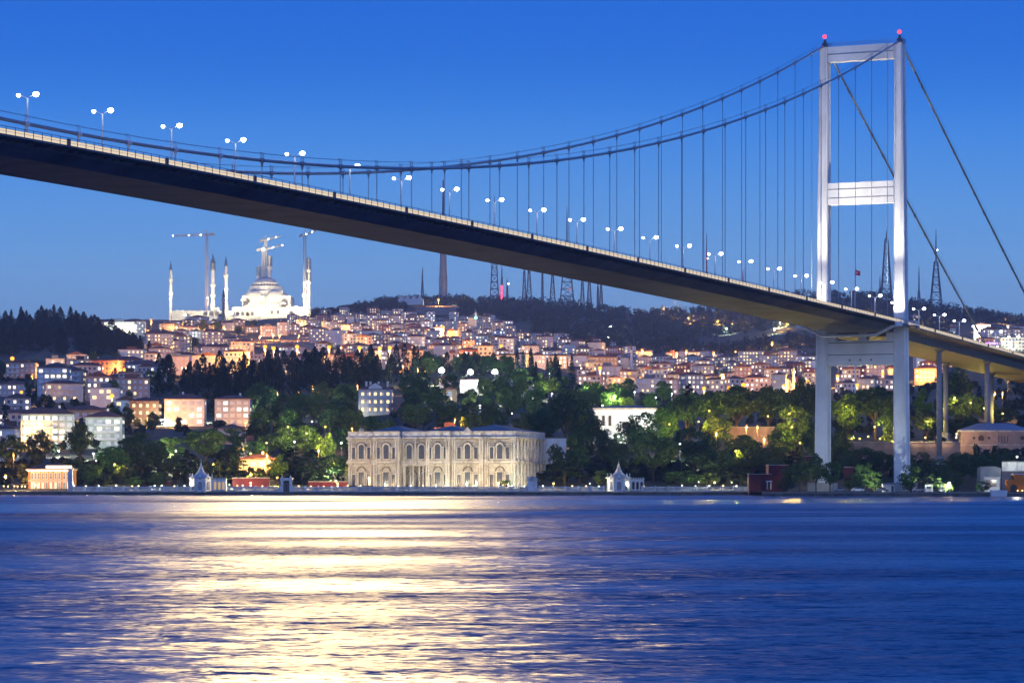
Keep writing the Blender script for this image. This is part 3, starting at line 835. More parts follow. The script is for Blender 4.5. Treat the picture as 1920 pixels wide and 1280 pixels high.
NEAR = [
 ('dark', 20, 815, 80, 1165), ('dark', 75, 806, 66, 1150), ('dark', 150, 792, 62, 1172), ('dark', 140, 858, 56, 1118), ('bush', 176, 868, 64, 1112), ('dark', 265, 812, 122, 1140), ('green', 215, 836, 76, 1132), ('green', 318, 818, 66, 1175),
 ('green', 385, 800, 96, 1190), ('dark', 330, 850, 60, 1128), ('cedar', 352, 848, 76, 1122), ('pine', 412, 842, 50, 1118), ('cedar', 446, 826, 60, 1124), ('green', 478, 826, 66, 1195), ('bright', 520, 852, 46, 1116), ('cedar', 548, 838, 66, 1124),
 ('cedar', 580, 846, 84, 1120), ('green', 560, 796, 116, 1205), ('bright', 612, 812, 50, 1195), ('dark', 628, 850, 70, 1116), ('green', 505, 812, 66, 1215), ('green', 645, 800, 60, 1230), ('green', 440, 800, 60, 1250), ('dark', 300, 838, 60, 1150), ('dark', 230, 870, 50, 1116),
 ('umbrella', 1060, 742, 122, 1180), ('umbrella', 1020, 762, 84, 1165), ('dark', 1100, 768, 92, 1205), ('dark', 985, 770, 70, 1250), ('dark', 1040, 832, 48, 1114), ('dark', 1088, 804, 72, 1112), ('cedar', 1058, 858, 110, 1104), ('dark', 1135, 806, 56, 1150),
 ('dark', 1202, 770, 96, 1180), ('green', 1224, 814, 112, 1116), ('dark', 1160, 830, 60, 1118), ('dark', 1300, 800, 112, 1130), ('dark', 1335, 838, 116, 1112), ('bright', 1384, 806, 80, 1142), ('dark', 1412, 822, 92, 1120), ('cedar', 1250, 840, 70, 1128), ('cedar', 1390, 868, 110, 1106),
 ('umbrella', 1288, 738, 74, 1205), ('cedar', 1292, 718, 40, 1240), ('umbrella', 1332, 732, 94, 1228), ('umbrella', 1382, 726, 116, 1222), ('umbrella', 1442, 728, 96, 1222), ('dark', 1504, 708, 66, 1250), ('green', 1490, 758, 92, 1192), ('dark', 1522, 788, 56, 1150), ('bright', 1250, 752, 64, 1215),
 ('green', 1468, 800, 70, 1160), ('dark', 1450, 842, 80, 1118), ('cedar', 1488, 846, 64, 1112), ('green', 1345, 775, 70, 1195),
 ('bright', 1590, 728, 76, 1225), ('umbrella', 1640, 728, 122, 1200), ('green', 1672, 758, 62, 1192), ('dark', 1620, 838, 92, 1124), ('dark', 1578, 800, 60, 1140), ('dark', 1655, 846, 70, 1116), ('dark', 1590, 846, 60, 1112), ('green', 1680, 800, 60, 1150),
 ('bright', 1732, 728, 50, 1235), ('dark', 1738, 766, 84, 1192), ('dark', 1790, 690, 90, 1310), ('green', 1800, 736, 92, 1290), ('dark', 1806, 782, 92, 1205), ('dark', 1884, 764, 92, 1265), ('green', 1845, 742, 64, 1295), ('dark', 1850, 800, 60, 1215), ('dark', 1900, 800, 70, 1190), ('dark', 1770, 800, 70, 1200),
 ('green', 1556, 860, 52, 1004), ('dark', 1500, 862, 80, 1042), ('bush', 1708, 868, 60, 1006), ('dark', 1530, 850, 50, 1060), ('bush', 1745, 888, 52, 1002), ('bush', 1600, 884, 56, 1014), ('bush', 1640, 880, 60, 1030), ('green', 1620, 868, 44, 1040), ('bush', 1470, 894, 50, 1010), ('bush', 1790, 880, 60, 1060), ('dark', 1760, 858, 60, 1090), ('dark', 1800, 846, 66, 1100), ('dark', 1840, 852, 70, 1096), ('bush', 1885, 852, 70, 1110), ('dark', 1724, 846, 56, 1092), ('dark', 1880, 838, 60, 1120), ('bush', 1900, 890, 30, 1004), ('bush', 1842, 900, 36, 1000), ('bush', 1775, 905, 30, 998), ('dark', 1690, 862, 40, 1080),
 ('bush', 600, 878, 60, 1108), ('bush', 660, 880, 30, 1112), ('bush', 1130, 880, 50, 1104), ('bush', 1280, 880, 90, 1104), ('bush', 1330, 884, 60, 1102), ('bush', 480, 884, 50, 1106), ('bush', 300, 884, 60, 1106), ('bush', 250, 892, 50, 1102)]
for k in NEAR: tree_px(*k)
# wooded slopes: scattered, each tree on its own spot
def scatter(n_, ufn, yfn, kinds, hr, wr, group, mind=1.0, ok=None):
    done = []; tries = 0
    while len(done) < n_ and tries < n_ * 40:
        tries += 1
        u, Y = ufn(), yfn()
        if ok and not ok(u, Y): continue
        X = (u - 960) / F * Y
        h = R.uniform(*hr); w = h * R.uniform(*wr)
        if any((X - a) ** 2 + (Y - b) ** 2 < (mind * (w + c) / 2) ** 2 for a, b, c in done): continue
        done.append((X, Y, w))
        tree(R.choice(kinds), u, Y, w, h, group=group)
ru = lambda a, b: (lambda: R.uniform(a, b))
scatter(34, ru(470, 665), ru(1230, 1500), ['green', 'dark', 'dark'], (11, 17), (.75, 1.05), 'trees on the wooded slope', .62)
scatter(30, ru(735, 1010), ru(1255, 1520), ['green', 'dark', 'dark'], (10, 16), (.75, 1.05), 'trees on the wooded slope', .62, lambda u, Y: not (735 < u < 870 and Y < 1290))
scatter(7, ru(655, 740), ru(1255, 1340), ['dark', 'green'], (8, 11), (.8, 1.1), 'trees on the wooded slope', .6)
scatter(24, ru(1090, 1300), ru(1420, 1640), ['green', 'bright', 'green'], (9, 14), (.8, 1.1), 'trees on the wooded slope', .6)
scatter(14, ru(960, 1090), ru(1500, 1700), ['green', 'bright'], (8, 12), (.8, 1.1), 'trees on the wooded slope', .6)
scatter(14, ru(965, 1085), ru(1640, 1800), ['cypress'], (15, 22), (.24, .34), 'cypresses right of the sports ground', .8)
scatter(30, ru(795, 960), ru(1740, 1900), ['green', 'cypress', 'dark'], (10, 15), (.5, .9), 'trees behind the sports ground', .6)
scatter(100, ru(288, 792), ru(1560, 1850), ['pine', 'broadpine', 'broadpine', 'cypress'], (13, 21), (.42, .62), 'conifers of the pine grove', .5, lambda u, Y: u > 288 + (1850 - Y) * .0 and not (u > 700 and Y < 1640))
scatter(112, ru(-20, 282), ru(2230, 2900), ['pine', 'broadpine', 'broadpine'], (15, 23), (.5, .72), 'conifers of the hilltop wood', .46, lambda u, Y: Y < 2920 - max(0, u - 120) * 3.6 and Y < 2640 + u * 4)
scatter(26, ru(0, 330), ru(1290, 2150), ['dark', 'green', 'cypress', 'dark'], (8, 14), (.5, .9), 'trees between the hillside houses', 1.2)
scatter(12, ru(340, 480), ru(3250, 3700), ['dark', 'green'], (9, 14), (.8, 1.1), 'trees below the mosque', .6)
scatter(10, ru(320, 460), ru(2500, 2750), ['green', 'dark'], (8, 12), (.8, 1.1), 'trees between the hillside houses', .8)
scatter(44, ru(590, 1530), ru(1950, 3000), ['dark', 'green', 'green', 'cypress'], (7, 12), (.5, .9), 'trees between the town houses', 1.2)
for u, v, Y, w in ((812, 760, 1400, 9), (975, 735, 1500, 8), (738, 765, 1385, 8)): tree('blossom', u, Y, w, 7.5)

# far woods: nobody could count the trees on the distant ridges
def far_wood(name, n_, ufn, yfn, ok=None, hr=(8, 15)):
    m_ = MB(); r = random.Random(name); got = 0
    while got < n_:
        u, Y = ufn(), yfn()
        if ok and not ok(u, Y): continue
        got += 1
        p = ground(u, Y); h = r.uniform(*hr); w = h * r.uniform(.32, .5)
        con = r.random() < .25
        for i in range(34):
            d = rdir(r); k = r.uniform(.6, 1.0)
            q = Vector((d.x * w * k, d.y * w * k, h * .55 + d.z * h * .45 * k))
            if con: q = Vector((d.x * w * .55 * (1 - abs(d.z) * .5), d.y * w * .55, h * (.15 + .85 * r.random() ** 1.4)))
            leafq(m_, p + q, d + Vector((0, 0, .4)), r.uniform(1.0, 2.2), r)
    m_.build(name, leaf_far, kind='stuff')
far_wood('far_woodland', 2500, ru(860, 1960), ru(3250, 4560), lambda u, Y: not (u > 1780 and Y < 3900) and not (1310 < u < 1560 and 3500 < Y < 3800) and Y > 3250 + (500 if u < 1000 else 0))
far_wood('ridge_woodland', 620, ru(585, 880), ru(4050, 4560), lambda u, Y: not (760 < u < 870 and Y < 4350))
far_wood('slope_scrub', 500, ru(280, 700), ru(2050, 2450), hr=(3, 6))
far_wood('shore_undergrowth', 700, ru(-20, 1940), ru(1110, 1180), hr=(2, 4.5))
far_wood('hillside_undergrowth', 900, ru(-20, 1940), ru(1190, 1900), hr=(2.5, 5))
far_wood('outer_woodland', 900, lambda: R.choice((R.uniform(-500, -10), R.uniform(1940, 2450))), ru(1130, 4500), hr=(8, 16))
# ------------------------------------------------------------------ houses
tile = M('roof_tile', (0.20, 0.085, 0.06), .85, .25, .5, rnd=.25)
slate = M('roof_slate', (0.16, 0.18, 0.22), .6, .2, .5, rnd=.15)
lead = M('roof_lead', (0.15, 0.165, 0.19), .85, .15, .4)
trim = M('white_trim', (0.72, 0.70, 0.66), .7, .08)
glass = M('dark_glass', (0.05, 0.06, 0.08), .12, .1, spec=.6)
curtain = M('curtained_glass', (0.62, 0.63, 0.64), .35, .15, spec=.5)
em_win = E('window_warm', (1.0, .72, .38), 1.6, False, .8)
em_win2 = E('window_white', (1.0, .90, .74), 1.6, False, .8)
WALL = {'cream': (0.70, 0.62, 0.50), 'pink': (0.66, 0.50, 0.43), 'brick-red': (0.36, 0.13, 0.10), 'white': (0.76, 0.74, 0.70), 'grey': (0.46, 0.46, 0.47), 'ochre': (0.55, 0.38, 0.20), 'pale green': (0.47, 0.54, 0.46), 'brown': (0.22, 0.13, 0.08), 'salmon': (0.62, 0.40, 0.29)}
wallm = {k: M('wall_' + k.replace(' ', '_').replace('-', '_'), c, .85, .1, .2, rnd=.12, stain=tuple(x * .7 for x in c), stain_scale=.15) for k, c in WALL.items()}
NUM = ['', 'one', 'two', 'three', 'four', 'five', 'six', 'seven', 'eight']
def windows(lit, dark, x0, x1, face, y, z0, storeys, sh, r, plit, wide=1.35, pitch=2.7, tall=1.5, reveal=.06):
    """rows of windows on one face; face 'f' runs along x at y, 's' runs along y at x"""
    L = x1 - x0; n_ = max(1, int(L / pitch))
    for k in range(storeys):
        zc = z0 + sh * k + sh * .55
        for i in range(n_):
            c = x0 + L * (i + .5) / n_
            tgt = lit if r.random() < plit else dark
            if face == 'f': tgt.box((c, y - reveal / 2, zc), (wide, reveal, tall))
            elif face == 'r': tgt.box((y + reveal / 2, c, zc), (reveal, wide, tall))
            else: tgt.box((y - reveal / 2, c, zc), (reveal, wide, tall))
def house(u, Y, w, d, storeys, colour, rz=0.0, roof='hip', plit=.42, white=.4, seed=0, group='houses on the hillside', label=None, near=False, z=None, balcony=None, sh=3.0, cat='house', name='house', roofmat=None):
    r = random.Random(seed * 7919 + int(u * 13 + Y)); p = ground(u, Y)
    if z is not None: p.z = z
    H = storeys * sh + .5
    e = thing(name, p, label, cat, group, rz)
    b = MB(); b.bx(-w / 2, w / 2, -d / 2, d / 2, -6, H); b.build('wall', wallm[colour], e)
    rf = MB(); rh = min(w, d) * R.uniform(.16, .24)
    if roof == 'hip': rf.hip(-w / 2, w / 2, -d / 2, d / 2, H, rh)
    elif roof == 'flat': rf.bx(-w / 2 - .3, w / 2 + .3, -d / 2 - .3, d / 2 + .3, H, H + .35); rf.bx(-w * .2, w * .15, -d * .1, d * .3, H + .35, H + 2.6)
    else:
        rf.add([(-w / 2 - .4, -d / 2 - .4, H), (w / 2 + .4, -d / 2 - .4, H), (w / 2 + .4, d / 2 + .4, H), (-w / 2 - .4, d / 2 + .4, H), (0, -d / 2 - .4, H + rh), (0, d / 2 + .4, H + rh)],
               [(0, 3, 2, 1), (0, 1, 4), (2, 3, 5), (1, 2, 5, 4), (3, 0, 4, 5)])
    ro = rf.build('roof', roofmat or (tile if roof != 'flat' else slate if r.random() < .4 else tile), e)
    if roof == 'hip' and r.random() < .6:
        q = MB(); cx = r.uniform(-.25, .25) * w; q.bx(cx - .45, cx + .45, -.4, .4, H + rh * .5, H + rh + 1.0); q.build('chimney', trim, ro)
    lit, dark = MB(), MB()
    kw_ = dict(wide=2.1, pitch=3.0, tall=1.75) if near and Y < 1700 and name != 'mansion' else {}
    windows(lit, dark, -w / 2 + .4, w / 2 - .4, 'f', -d / 2, 0, storeys, sh, r, plit, **kw_)
    windows(lit, dark, -d / 2 + .5, d / 2 - .5, 'r', w / 2, 0, storeys, sh, r, plit * .8)
    windows(lit, dark, -d / 2 + .5, d / 2 - .5, 'l', -w / 2, 0, storeys, sh, r, plit * .8)
    if near:
        for bb, mt, nm in ((lit, em_win2 if r.random() < white else em_win, 'window'), (dark, curtain, 'window')):
            for i in range(0, len(bb.v), 8):
                q = MB(); q.add(bb.v[i:i + 8], [(0, 3, 2, 1), (4, 5, 6, 7), (0, 1, 5, 4), (1, 2, 6, 5), (2, 3, 7, 6), (3, 0, 4, 7)]); q.build(nm, mt, e)
    else:
        if lit.v: lit.build('lit_windows', em_win2 if r.random() < white else em_win, e, kind='stuff')
        if dark.v: dark.build('dark_windows', glass if r.random() < .5 else curtain, e, kind='stuff')
    if balcony if balcony is not None else r.random() < .55:
        q = MB(); bwid = w * r.uniform(.3, .95); c = r.uniform(-1, 1) * (w - bwid) / 2
        for k in range(1, storeys): q.bx(c - bwid / 2, c + bwid / 2, -d / 2 - 1.1, -d / 2 - .02, sh * k - .12, sh * k + .08); q.bx(c - bwid / 2, c + bwid / 2, -d / 2 - 1.15, -d / 2 - 1.08, sh * k + .08, sh * k + .85)
        if q.v: q.build('balconies', trim, e, kind='stuff')
    if label is None:
        desc = '%s %s-storey house' % (colour, NUM[min(storeys, 8)])
        pend(e, desc, desc + 's', u, HY - (p.z + H * .5 - HC) / Y * F)
    return e
def fill(u0, u1, v0, v1, step_v, wr, cols, sr, group, ok=None, seed=0, gap=1.0, roofs=('hip', 'hip', 'hip', 'flat', 'gable')):
    v = v1; row = 0
    while v > v0:
        u = u0 + (row % 2) * 9 + R.uniform(0, 10)
        while u < u1:
            Y = depth_at(u, v)
            w = R.uniform(*wr); wpx = w * F / Y
            uc = u + wpx / 2
            Y = depth_at(uc, v + R.uniform(-2.5, 2.5))
            if (ok is None or ok(uc, v)) and uc < u1:
                house(uc, Y, w, R.uniform(9, 13), R.choice(sr), R.choice(cols), R.gauss(0, .22), R.choice(roofs), group=group, seed=int(u + v * 3) + seed, plit=R.uniform(.25, .55))
            u += wpx * R.uniform(1.0, 1.25) * gap
        v -= step_v; row += 1
PAL = ['cream', 'pink', 'pink', 'white', 'white', 'grey', 'salmon', 'brick-red', 'cream']
G = 'houses on the hillside'
fill(575, 970, 592, 690, 11.5, (9, 18), PAL, (2, 3, 3, 4, 4, 5), G, lambda u, v: not (780 < u < 890 and v < 603) and not (u < 640 and v > 655) and v > 590 + max(0, (u - 900)) * .45 and not (u < 600 and v < 610) and not(580 < u < 650 and 628 < v < 655 and u < 640 - (v - 628)), 1)
fill(960, 1530, 632, 737, 12.0, (9, 18), PAL, (2, 2, 3, 3, 4), G, lambda u, v: v > 622 + (u - 960) * .16 - max(0, u - 1300) * .15 and not (u < 1085 and v > 696 - max(0, u - 1000) * .1) and not (1085 <= u < 1180 and v > 728) and not (1370 < u < 1470 and v < 672), 2)
fill(1562, 1682, 672, 738, 11.5, (10, 17), PAL, (2, 3, 4), G, None, 3)
fill(1708, 1770, 672, 716, 12, (12, 18), PAL, (3, 4), G, None, 4)
fill(80, 330, 690, 752, 13.5, (12, 20), ['grey', 'white', 'salmon', 'cream', 'pink', 'brick-red'], (2, 3, 4), G, lambda u, v: not (u > 290 and v > 728) and v > 686 + max(0, 120 - u) * .3, 5)
fill(268, 480, 634, 704, 13.0, (12, 20), ['salmon', 'pink', 'cream', 'grey', 'pink'], (2, 3, 4, 5), G, lambda u, v: not (u > 440 and v < 660) and not (330 < u < 430 and 664 < v < 690) and not (u < 300 and v > 680) and v > 634 + max(0, u - 380) * .2, 6)
fill(292, 372, 606, 622, 9.0, (14, 20), ['salmon', 'cream', 'pink'], (2, 3), G, None, 21)
fill(372, 480, 612, 622, 9.0, (13, 19), ['salmon', 'cream', 'ochre'], (2, 2, 3), G, None, 22, gap=1.7)
fill(540, 600, 606, 628, 10.0, (12, 18), ['salmon', 'pink', 'cream'], (3, 4), G, None, 23)
fill(480, 570, 664, 700, 13.0, (14, 20), ['salmon', 'pink', 'white'], (2, 3), G, None, 7)
fill(590, 700, 664, 690, 12.0, (12, 18), ['salmon', 'pink', 'white'], (2, 3), G, None, 8, gap=1.6)
fill(1700, 1820, 604, 640, 16, (12, 20), ['grey', 'white', 'cream'], (2, 3), G, None, 9, gap=2.2)
fill(1825, 1925, 628, 662, 13, (14, 22), ['white', 'cream', 'salmon', 'grey'], (3, 4, 5), G, None, 10)
fill(-5, 70, 700, 800, 30, (13, 20), ['grey', 'salmon', 'pink'], (2, 3), G, None, 11, gap=1.3)
# apartments and houses one can pick out
def H(u, vbase, wpx, storeys, colour, label, d=12, rz=0.0, name='apartment_block', cat='apartment block', Y=None, near=True, **kw):
    Y = Y or depth_at(u, vbase)
    return house(u, Y, wpx / F * Y, d, storeys, colour, rz, label=label, group=None, near=near, name=name, cat=cat, seed=int(u), **kw)
H(90, 840, 98, 5, 'pale green', 'pale green five-storey apartment block with dark hip roof on the lower left slope', rz=.12, plit=.55, sh=2.75)
H(197, 838, 68, 4, 'pale green', 'smaller pale green apartment block right of the five-storey one', rz=.05, plit=.5)
H(348, 797, 74, 4, 'white', 'white four-storey apartment block with rows of pale balconies on the left slope', plit=.45, sh=2.9)
H(438, 797, 66, 4, 'grey', 'grey four-storey apartment block with two chimneys above the lower trees', plit=.4, sh=2.9)
H(273, 795, 54, 3, 'brown', 'brown timber mansion with glowing yellow windows left of the white apartment block', name='mansion', cat='mansion', plit=.9, white=0, sh=3.4)
H(162, 800, 74, 2, 'ochre', 'long ochre house with warm lit front behind the pale green blocks', name='house', cat='house', plit=.4, sh=3.6)
H(200, 762, 56, 3, 'white', 'white house with a bluish flat roof above the ochre house', name='house', cat='house', roof='flat', plit=.3, roofmat=lead)
H(238, 775, 40, 2, 'white', 'small white gabled house beside the brown mansion', name='house', cat='house', roof='gable')
H(105, 802, 50, 2, 'cream', 'cream house with dark red roof above the five-storey block', name='house', cat='house', plit=.6)
H(102, 742, 58, 5, 'grey', 'grey five-storey apartment block on the left slope below the grassy strip', plit=.4)
H(143, 736, 30, 4, 'salmon', 'narrow salmon block with glowing orange front beside the grey apartment block', plit=.7, white=0)
H(248, 688, 50, 4, 'white', 'white stepped apartment block just under the hilltop wood', roof='flat', plit=.6, white=.9)
H(270, 722, 62, 4, 'white', 'wide white apartment block with long lit balconies under the hilltop wood', plit=.7, white=.9, balcony=True)
H(12, 862, 40, 4, 'white', 'white block at the left edge behind dark trees', plit=.3)
H(20, 828, 60, 2, 'pink', 'pink flat-roofed house at the left edge', name='house', cat='house', roof='flat', plit=.2)
H(300, 668, 46, 6, 'grey', 'grey six-storey block right of the hilltop wood', plit=.6)
H(338, 664, 42, 5, 'ochre', 'ochre-lit apartment block two rows below the mosque arcade', plit=.5, white=0, roof='flat')
H(400, 672, 72, 3, 'salmon', 'long salmon school-like building below the mosque', name='house', cat='house', plit=.4)
H(225, 628, 56, 3, 'cream', 'long cream floodlit building on the ridge left of the mosque', name='house', cat='house', roof='flat', Y=3000, plit=.5)
H(252, 622, 40, 4, 'cream', 'taller cream hipped building on the ridge beside the white lamp', name='house', cat='house', Y=3050, plit=.4)
H(195, 612, 44, 2, 'salmon', 'low salmon roofed building on the ridge at the wood edge', name='house', cat='house', Y=3050)
H(372, 607, 38, 3, 'salmon', 'salmon gabled house right below the mosque arcade', name='house', cat='house', roof='gable', Y=3900, plit=.1)
H(503, 622, 30, 4, 'salmon', 'salmon block standing alone below the mosque platform', Y=3300, roof='flat')
H(530, 618, 20, 5, 'pink', 'slim pink tower block below the mosque platform', Y=3350)
H(598, 632, 34, 5, 'pink', 'pale pink five-storey block at the right end of the mosque hill', Y=3050, plit=.35)
H(632, 640, 44, 5, 'white', 'white five-storey block with small windows at the right edge of the bare field', Y=2950, plit=.2, roof='flat')
H(690, 630, 54, 4, 'white', 'blank white walled block above the orange street lamps', Y=3000, plit=.05, roof='flat')
H(22, 622, 40, 2, 'grey', 'grey villa with lit ground floor among the hilltop conifers', name='house', cat='house', Y=2560, plit=.6)
H(1409, 668, 48, 6, 'cream', 'tall lit apartment slab with bright balconies left of the far tower leg', Y=2700, plit=.75, balcony=True, roof='flat')
H(1439, 688, 36, 6, 'grey', 'grey six-storey block right below the tall lit apartment slab', Y=2500, plit=.5, roof='flat')
H(1477, 672, 34, 6, 'salmon', 'salmon six-storey block close to the far tower leg', Y=2650, plit=.6, roof='flat')
H(1511, 682, 34, 5, 'white', 'pale square block with rows of bright windows beside the far tower leg', Y=2560, plit=.85, white=1)
H(1392, 716, 32, 5, 'salmon', 'salmon five-storey block behind the bright lamp in the right town', Y=2150, plit=.3, roof='flat')
H(1130, 690, 56, 4, 'ochre', 'ochre building lit bright yellow in the middle of the town', Y=2420, plit=.1, roof='hip')
H(1140, 726, 44, 4, 'pink', 'pale pink tall house at the lower edge of the town', Y=2050, plit=.3, roof='flat')
H(1626, 732, 42, 2, 'white', 'white house with brown hipped roof between the tower legs', Y=1900, plit=.1, name='house', cat='house', sh=4)
man = H(705, 776, 62, 3, 'cream', 'cream hillside mansion with pediment and glowing windows among dark trees', name='mansion', cat='mansion', plit=1.0, white=.0, d=14, sh=3.7)
mw = 62 / F * man.location.y
q = MB(); q.prism([(-3.2, 11.6), (3.2, 11.6), (3.2, 12.6), (0, 14.6), (-3.2, 12.6)], -7.5, -3); q.build('pediment', trim, man)
for x in (-4.6, -2.6, 5.6): q = MB(); q.bx(x - .5, x + .5, -1, .2, 11.5, 15.2); q.bx(x - .65, x + .65, -1.15, .35, 15.2, 15.5); q.build('chimney', trim, man)
for x in (-mw / 2 + .2, -3.3, 3.3, mw / 2 - .2): q = MB(); q.bx(x - .25, x + .25, -7.25, -7.0, 0, 11.4); q.build('pilaster', trim, man)
for z in (3.6, 7.3, 11.3): q = MB(); q.bx(-mw / 2 - .2, mw / 2 + .2, -7.35, -7.0, z - .15, z + .15); q.build('string_course', trim, man)
H(770, 806, 60, 2, 'cream', 'cream house just behind the palace roofs', name='house', cat='house', Y=1262, sh=3.2, plit=.3)
H(845, 806, 60, 2, 'salmon', 'salmon house behind the palace beside the orange lamp', name='house', cat='house', Y=1275, sh=3.2, roof='flat', plit=.1)
H(880, 722, 34, 2, 'white', 'small white house under the middle sports floodlight', name='house', cat='house', Y=1580, plit=.2)
H(836, 720, 24, 2, 'white', 'small white house under the left sports floodlight', name='house', cat='house', Y=1590, roof='gable', plit=.4)
H(844, 744, 24, 2, 'ochre', 'small brick cottage on the slope below the sports floodlights', name='house', cat='house', Y=1500, roof='gable', plit=.1)
H(435, 815, 48, 2, 'salmon', 'low salmon house under the two-chimney apartment block', name='house', cat='house', Y=1290, plit=.2)
H(470, 838, 36, 2, 'white', 'white shed-like house behind the orange lamps left of the palace', name='house', cat='house', Y=1225, roof='flat', plit=.3)
H(485, 890, 70, 2, 'pink', 'low pink house with red roof behind the dark red wall', name='house', cat='house', Y=1150, plit=.2)
H(1850, 640, 60, 3, 'white', 'building with a purple light band at the right edge of the hill', Y=2560, plit=.7, roof='flat')
q = MB(); pp = ground(1850, 2560); q.bx(-22, 26, -8.2, -7.9, 9.8, 11.4); 
pl = thing('purple_light_band', (pp.x, pp.y, pp.z), 'glowing purple light band along the roof of the hill building', 'light band')
q.build('tube', E('purple_light', (.45, .22, 1.0), 5.0), pl)
q = MB(); q.bx(-22, 26, -7.88, -7.6, 9.6, 11.6); q.build('backing', steel_dark, pl)
# ------------------------------------------------------------------ waterfront: quay, fence, lamps
stone = M('palace_marble', (0.52, 0.48, 0.40), .75, .22, .9, stain=(0.17, 0.145, 0.115), stain_scale=.5, bump=.3)
stone2 = M('palace_trim', (0.62, 0.59, 0.52), .7, .16, 1.1, stain=(0.21, 0.185, 0.15), stain_scale=.6)
stone_shade_dirt = M('shade_dirt_marble', (0.17, 0.145, 0.115), .85, .3, 1.2)  # dark colour paints shadow lines and dirt on the mouldings
fence_stone = M('fence_marble', (0.76, 0.75, 0.72), .7, .12, 1.0, stain=(0.45, 0.43, 0.40), stain_scale=.5)
quay_stone = M('quay_stone', (0.13, 0.12, 0.105), .8, .3, .6, stain=(0.03, 0.035, 0.03), stain_scale=.4)
red_plaster = M('red_plaster', (0.12, 0.020, 0.024), .85, .2, .3, stain=(0.06, 0.012, 0.016), stain_scale=.3)
win_pane = M('palace_window_pane', (0.10, 0.12, 0.15), .15, .15, .8, spec=.7)
win_frame = M('palace_window_frame', (0.07, 0.045, 0.03), .7, .1)
YQ = 1076.0
def X(u, Y): return (u - 960) / F * Y
def Z(v, Y): return HC + (HY - v) / F * Y
# quay walls in blocks
def quay(u0, u1, Y, top, label, step=9.0):
    x0, x1 = X(u0, Y), X(u1, Y)
    e = thing('quay_wall', ((x0 + x1) / 2, Y, 0), label, 'quay wall')
    n_ = max(1, int((x1 - x0) / step))
    for i in range(n_):
        a, b = (x0 - x1) / 2 + (x1 - x0) * i / n_, (x0 - x1) / 2 + (x1 - x0) * (i + 1) / n_
        q = MB(); q.bx(a + .02, b - .02, 0 + R.uniform(-.04, .04), 3.0, -2, top - .25); q.build('block', quay_stone, e)
    q = MB(); q.bx((x0 - x1) / 2, (x1 - x0) / 2, -.25, 3.2, top - .25, top); q.build('coping', concrete, e)
quay(-120, 128, YQ, 1.45, 'low dark quay wall in front of the orange-lit house')
quay(128, 1400, YQ, 1.25, 'long dark quay wall under the white palace fence')
quay(1430, 2050, 991, 1.3, 'dark rough quay at the foot of the bridge tower')
# white openwork fence in panels between piers
def fence(u0, u1, label):
    x0, x1 = X(u0, YQ + .6), X(u1, YQ + .6)
    e = thing('quay_fence', (x0, YQ + .6, 1.25), label, 'fence', 'white palace fence stretches')
    L = x1 - x0; n_ = max(1, round(L / 4.7)); w = L / n_
    for i in range(n_ + 1):
        q = MB(); q.bx(i * w - .28, i * w + .28, -.28, .28, 0, 2.0); q.bx(i * w - .36, i * w + .36, -.36, .36, 2.0, 2.14); q.build('fence_pier', fence_stone, e)
    for i in range(n_):
        a = i * w + .28; b = (i + 1) * w - .28
        q = MB(); q.bx(a, b, -.14, .14, 0, .42); q.bx(a, b, -.12, .12, 1.55, 1.82)
        k = int((b - a) / .34)
        for j in range(k):
            c = a + (b - a) * (j + .5) / k
            q.bx(c - .085, c + .085, -.07, .07, .42, 1.55)
        q.build('fence_panel', fence_stone, e)
fence(134, 356, 'white openwork fence from the orange house to the left kiosk')
fence(430, 527, 'white openwork fence between left kiosk and quay gate')
fence(548, 986, 'white openwork fence from the gate along the palace front')
fence(1012, 1132, 'white openwork fence between palace and right kiosk')
fence(1204, 1402, 'white openwork fence right of the right kiosk')
# globe lamps on the fence
GL = 'globe lamps along the quay'
cntg = [0]
def globe(u, v, Y, warm, label=None, r=.30, cat='lamp', post=2.2, group=GL, em=None, name='globe_lamp'):
    p = P(u, v, Y); cntg[0] += 1
    e = thing(name, (p.x, p.y, p.z - post), label, cat, group)
    q = MB(); q.tube([(0, 0, 0), (0, 0, post - r * .8)], .06, 6); q.box((0, 0, .1), (.3, .3, .2)); q.build('post', steel_dark, e)
    q = MB(); q.ico((0, 0, post), r); q.build('globe', em or (em_warm if warm else em_cool), e, smooth=True)
    glow(e, post + r + .25, (430 if 740 < u < 1000 else 240 if 650 < u < 740 else 260) * (r / .3) ** 1.5, (1, .66, .28) if warm else (.95, 1, .74))
    if label is None: pend(e, ('warm' if warm else 'cool white') + ' globe lamp', ('warm' if warm else 'cool white') + ' globe lamps', u, v)
    return e
gu = [7, 15, 27, 33, 41, 47] + [139, 161, 185, 218, 248, 260, 290, 303, 327, 346] + [445, 455, 470, 492, 515, 560, 583, 607, 633, 652, 676, 723, 747, 770, 793, 817, 840, 864, 887, 912, 935, 960, 983] + [1018, 1037, 1073, 1099, 1123, 1207, 1279, 1304, 1330, 1356, 1381, 1404]
for i, u in enumerate(gu):
    warm = u < 60 or (i * 7 + int(u)) % 5 in (0, 2, 3) and not (760 < u < 880 and i % 3)
    globe(u, 910.5 + R.uniform(-1, 1), YQ + 2.2, warm, post=2.9)
for u, v in ((1018 + 20, 906), (1340, 904), (630, 901), (633, 906), (470, 905)): globe(u, v, YQ + 14, True, r=.42, post=4.5)
for u, v in ((1310, 903), (1372, 904), (1106, 906), (430, 908)): globe(u, v, YQ + 18, False, r=.22, post=4.0)

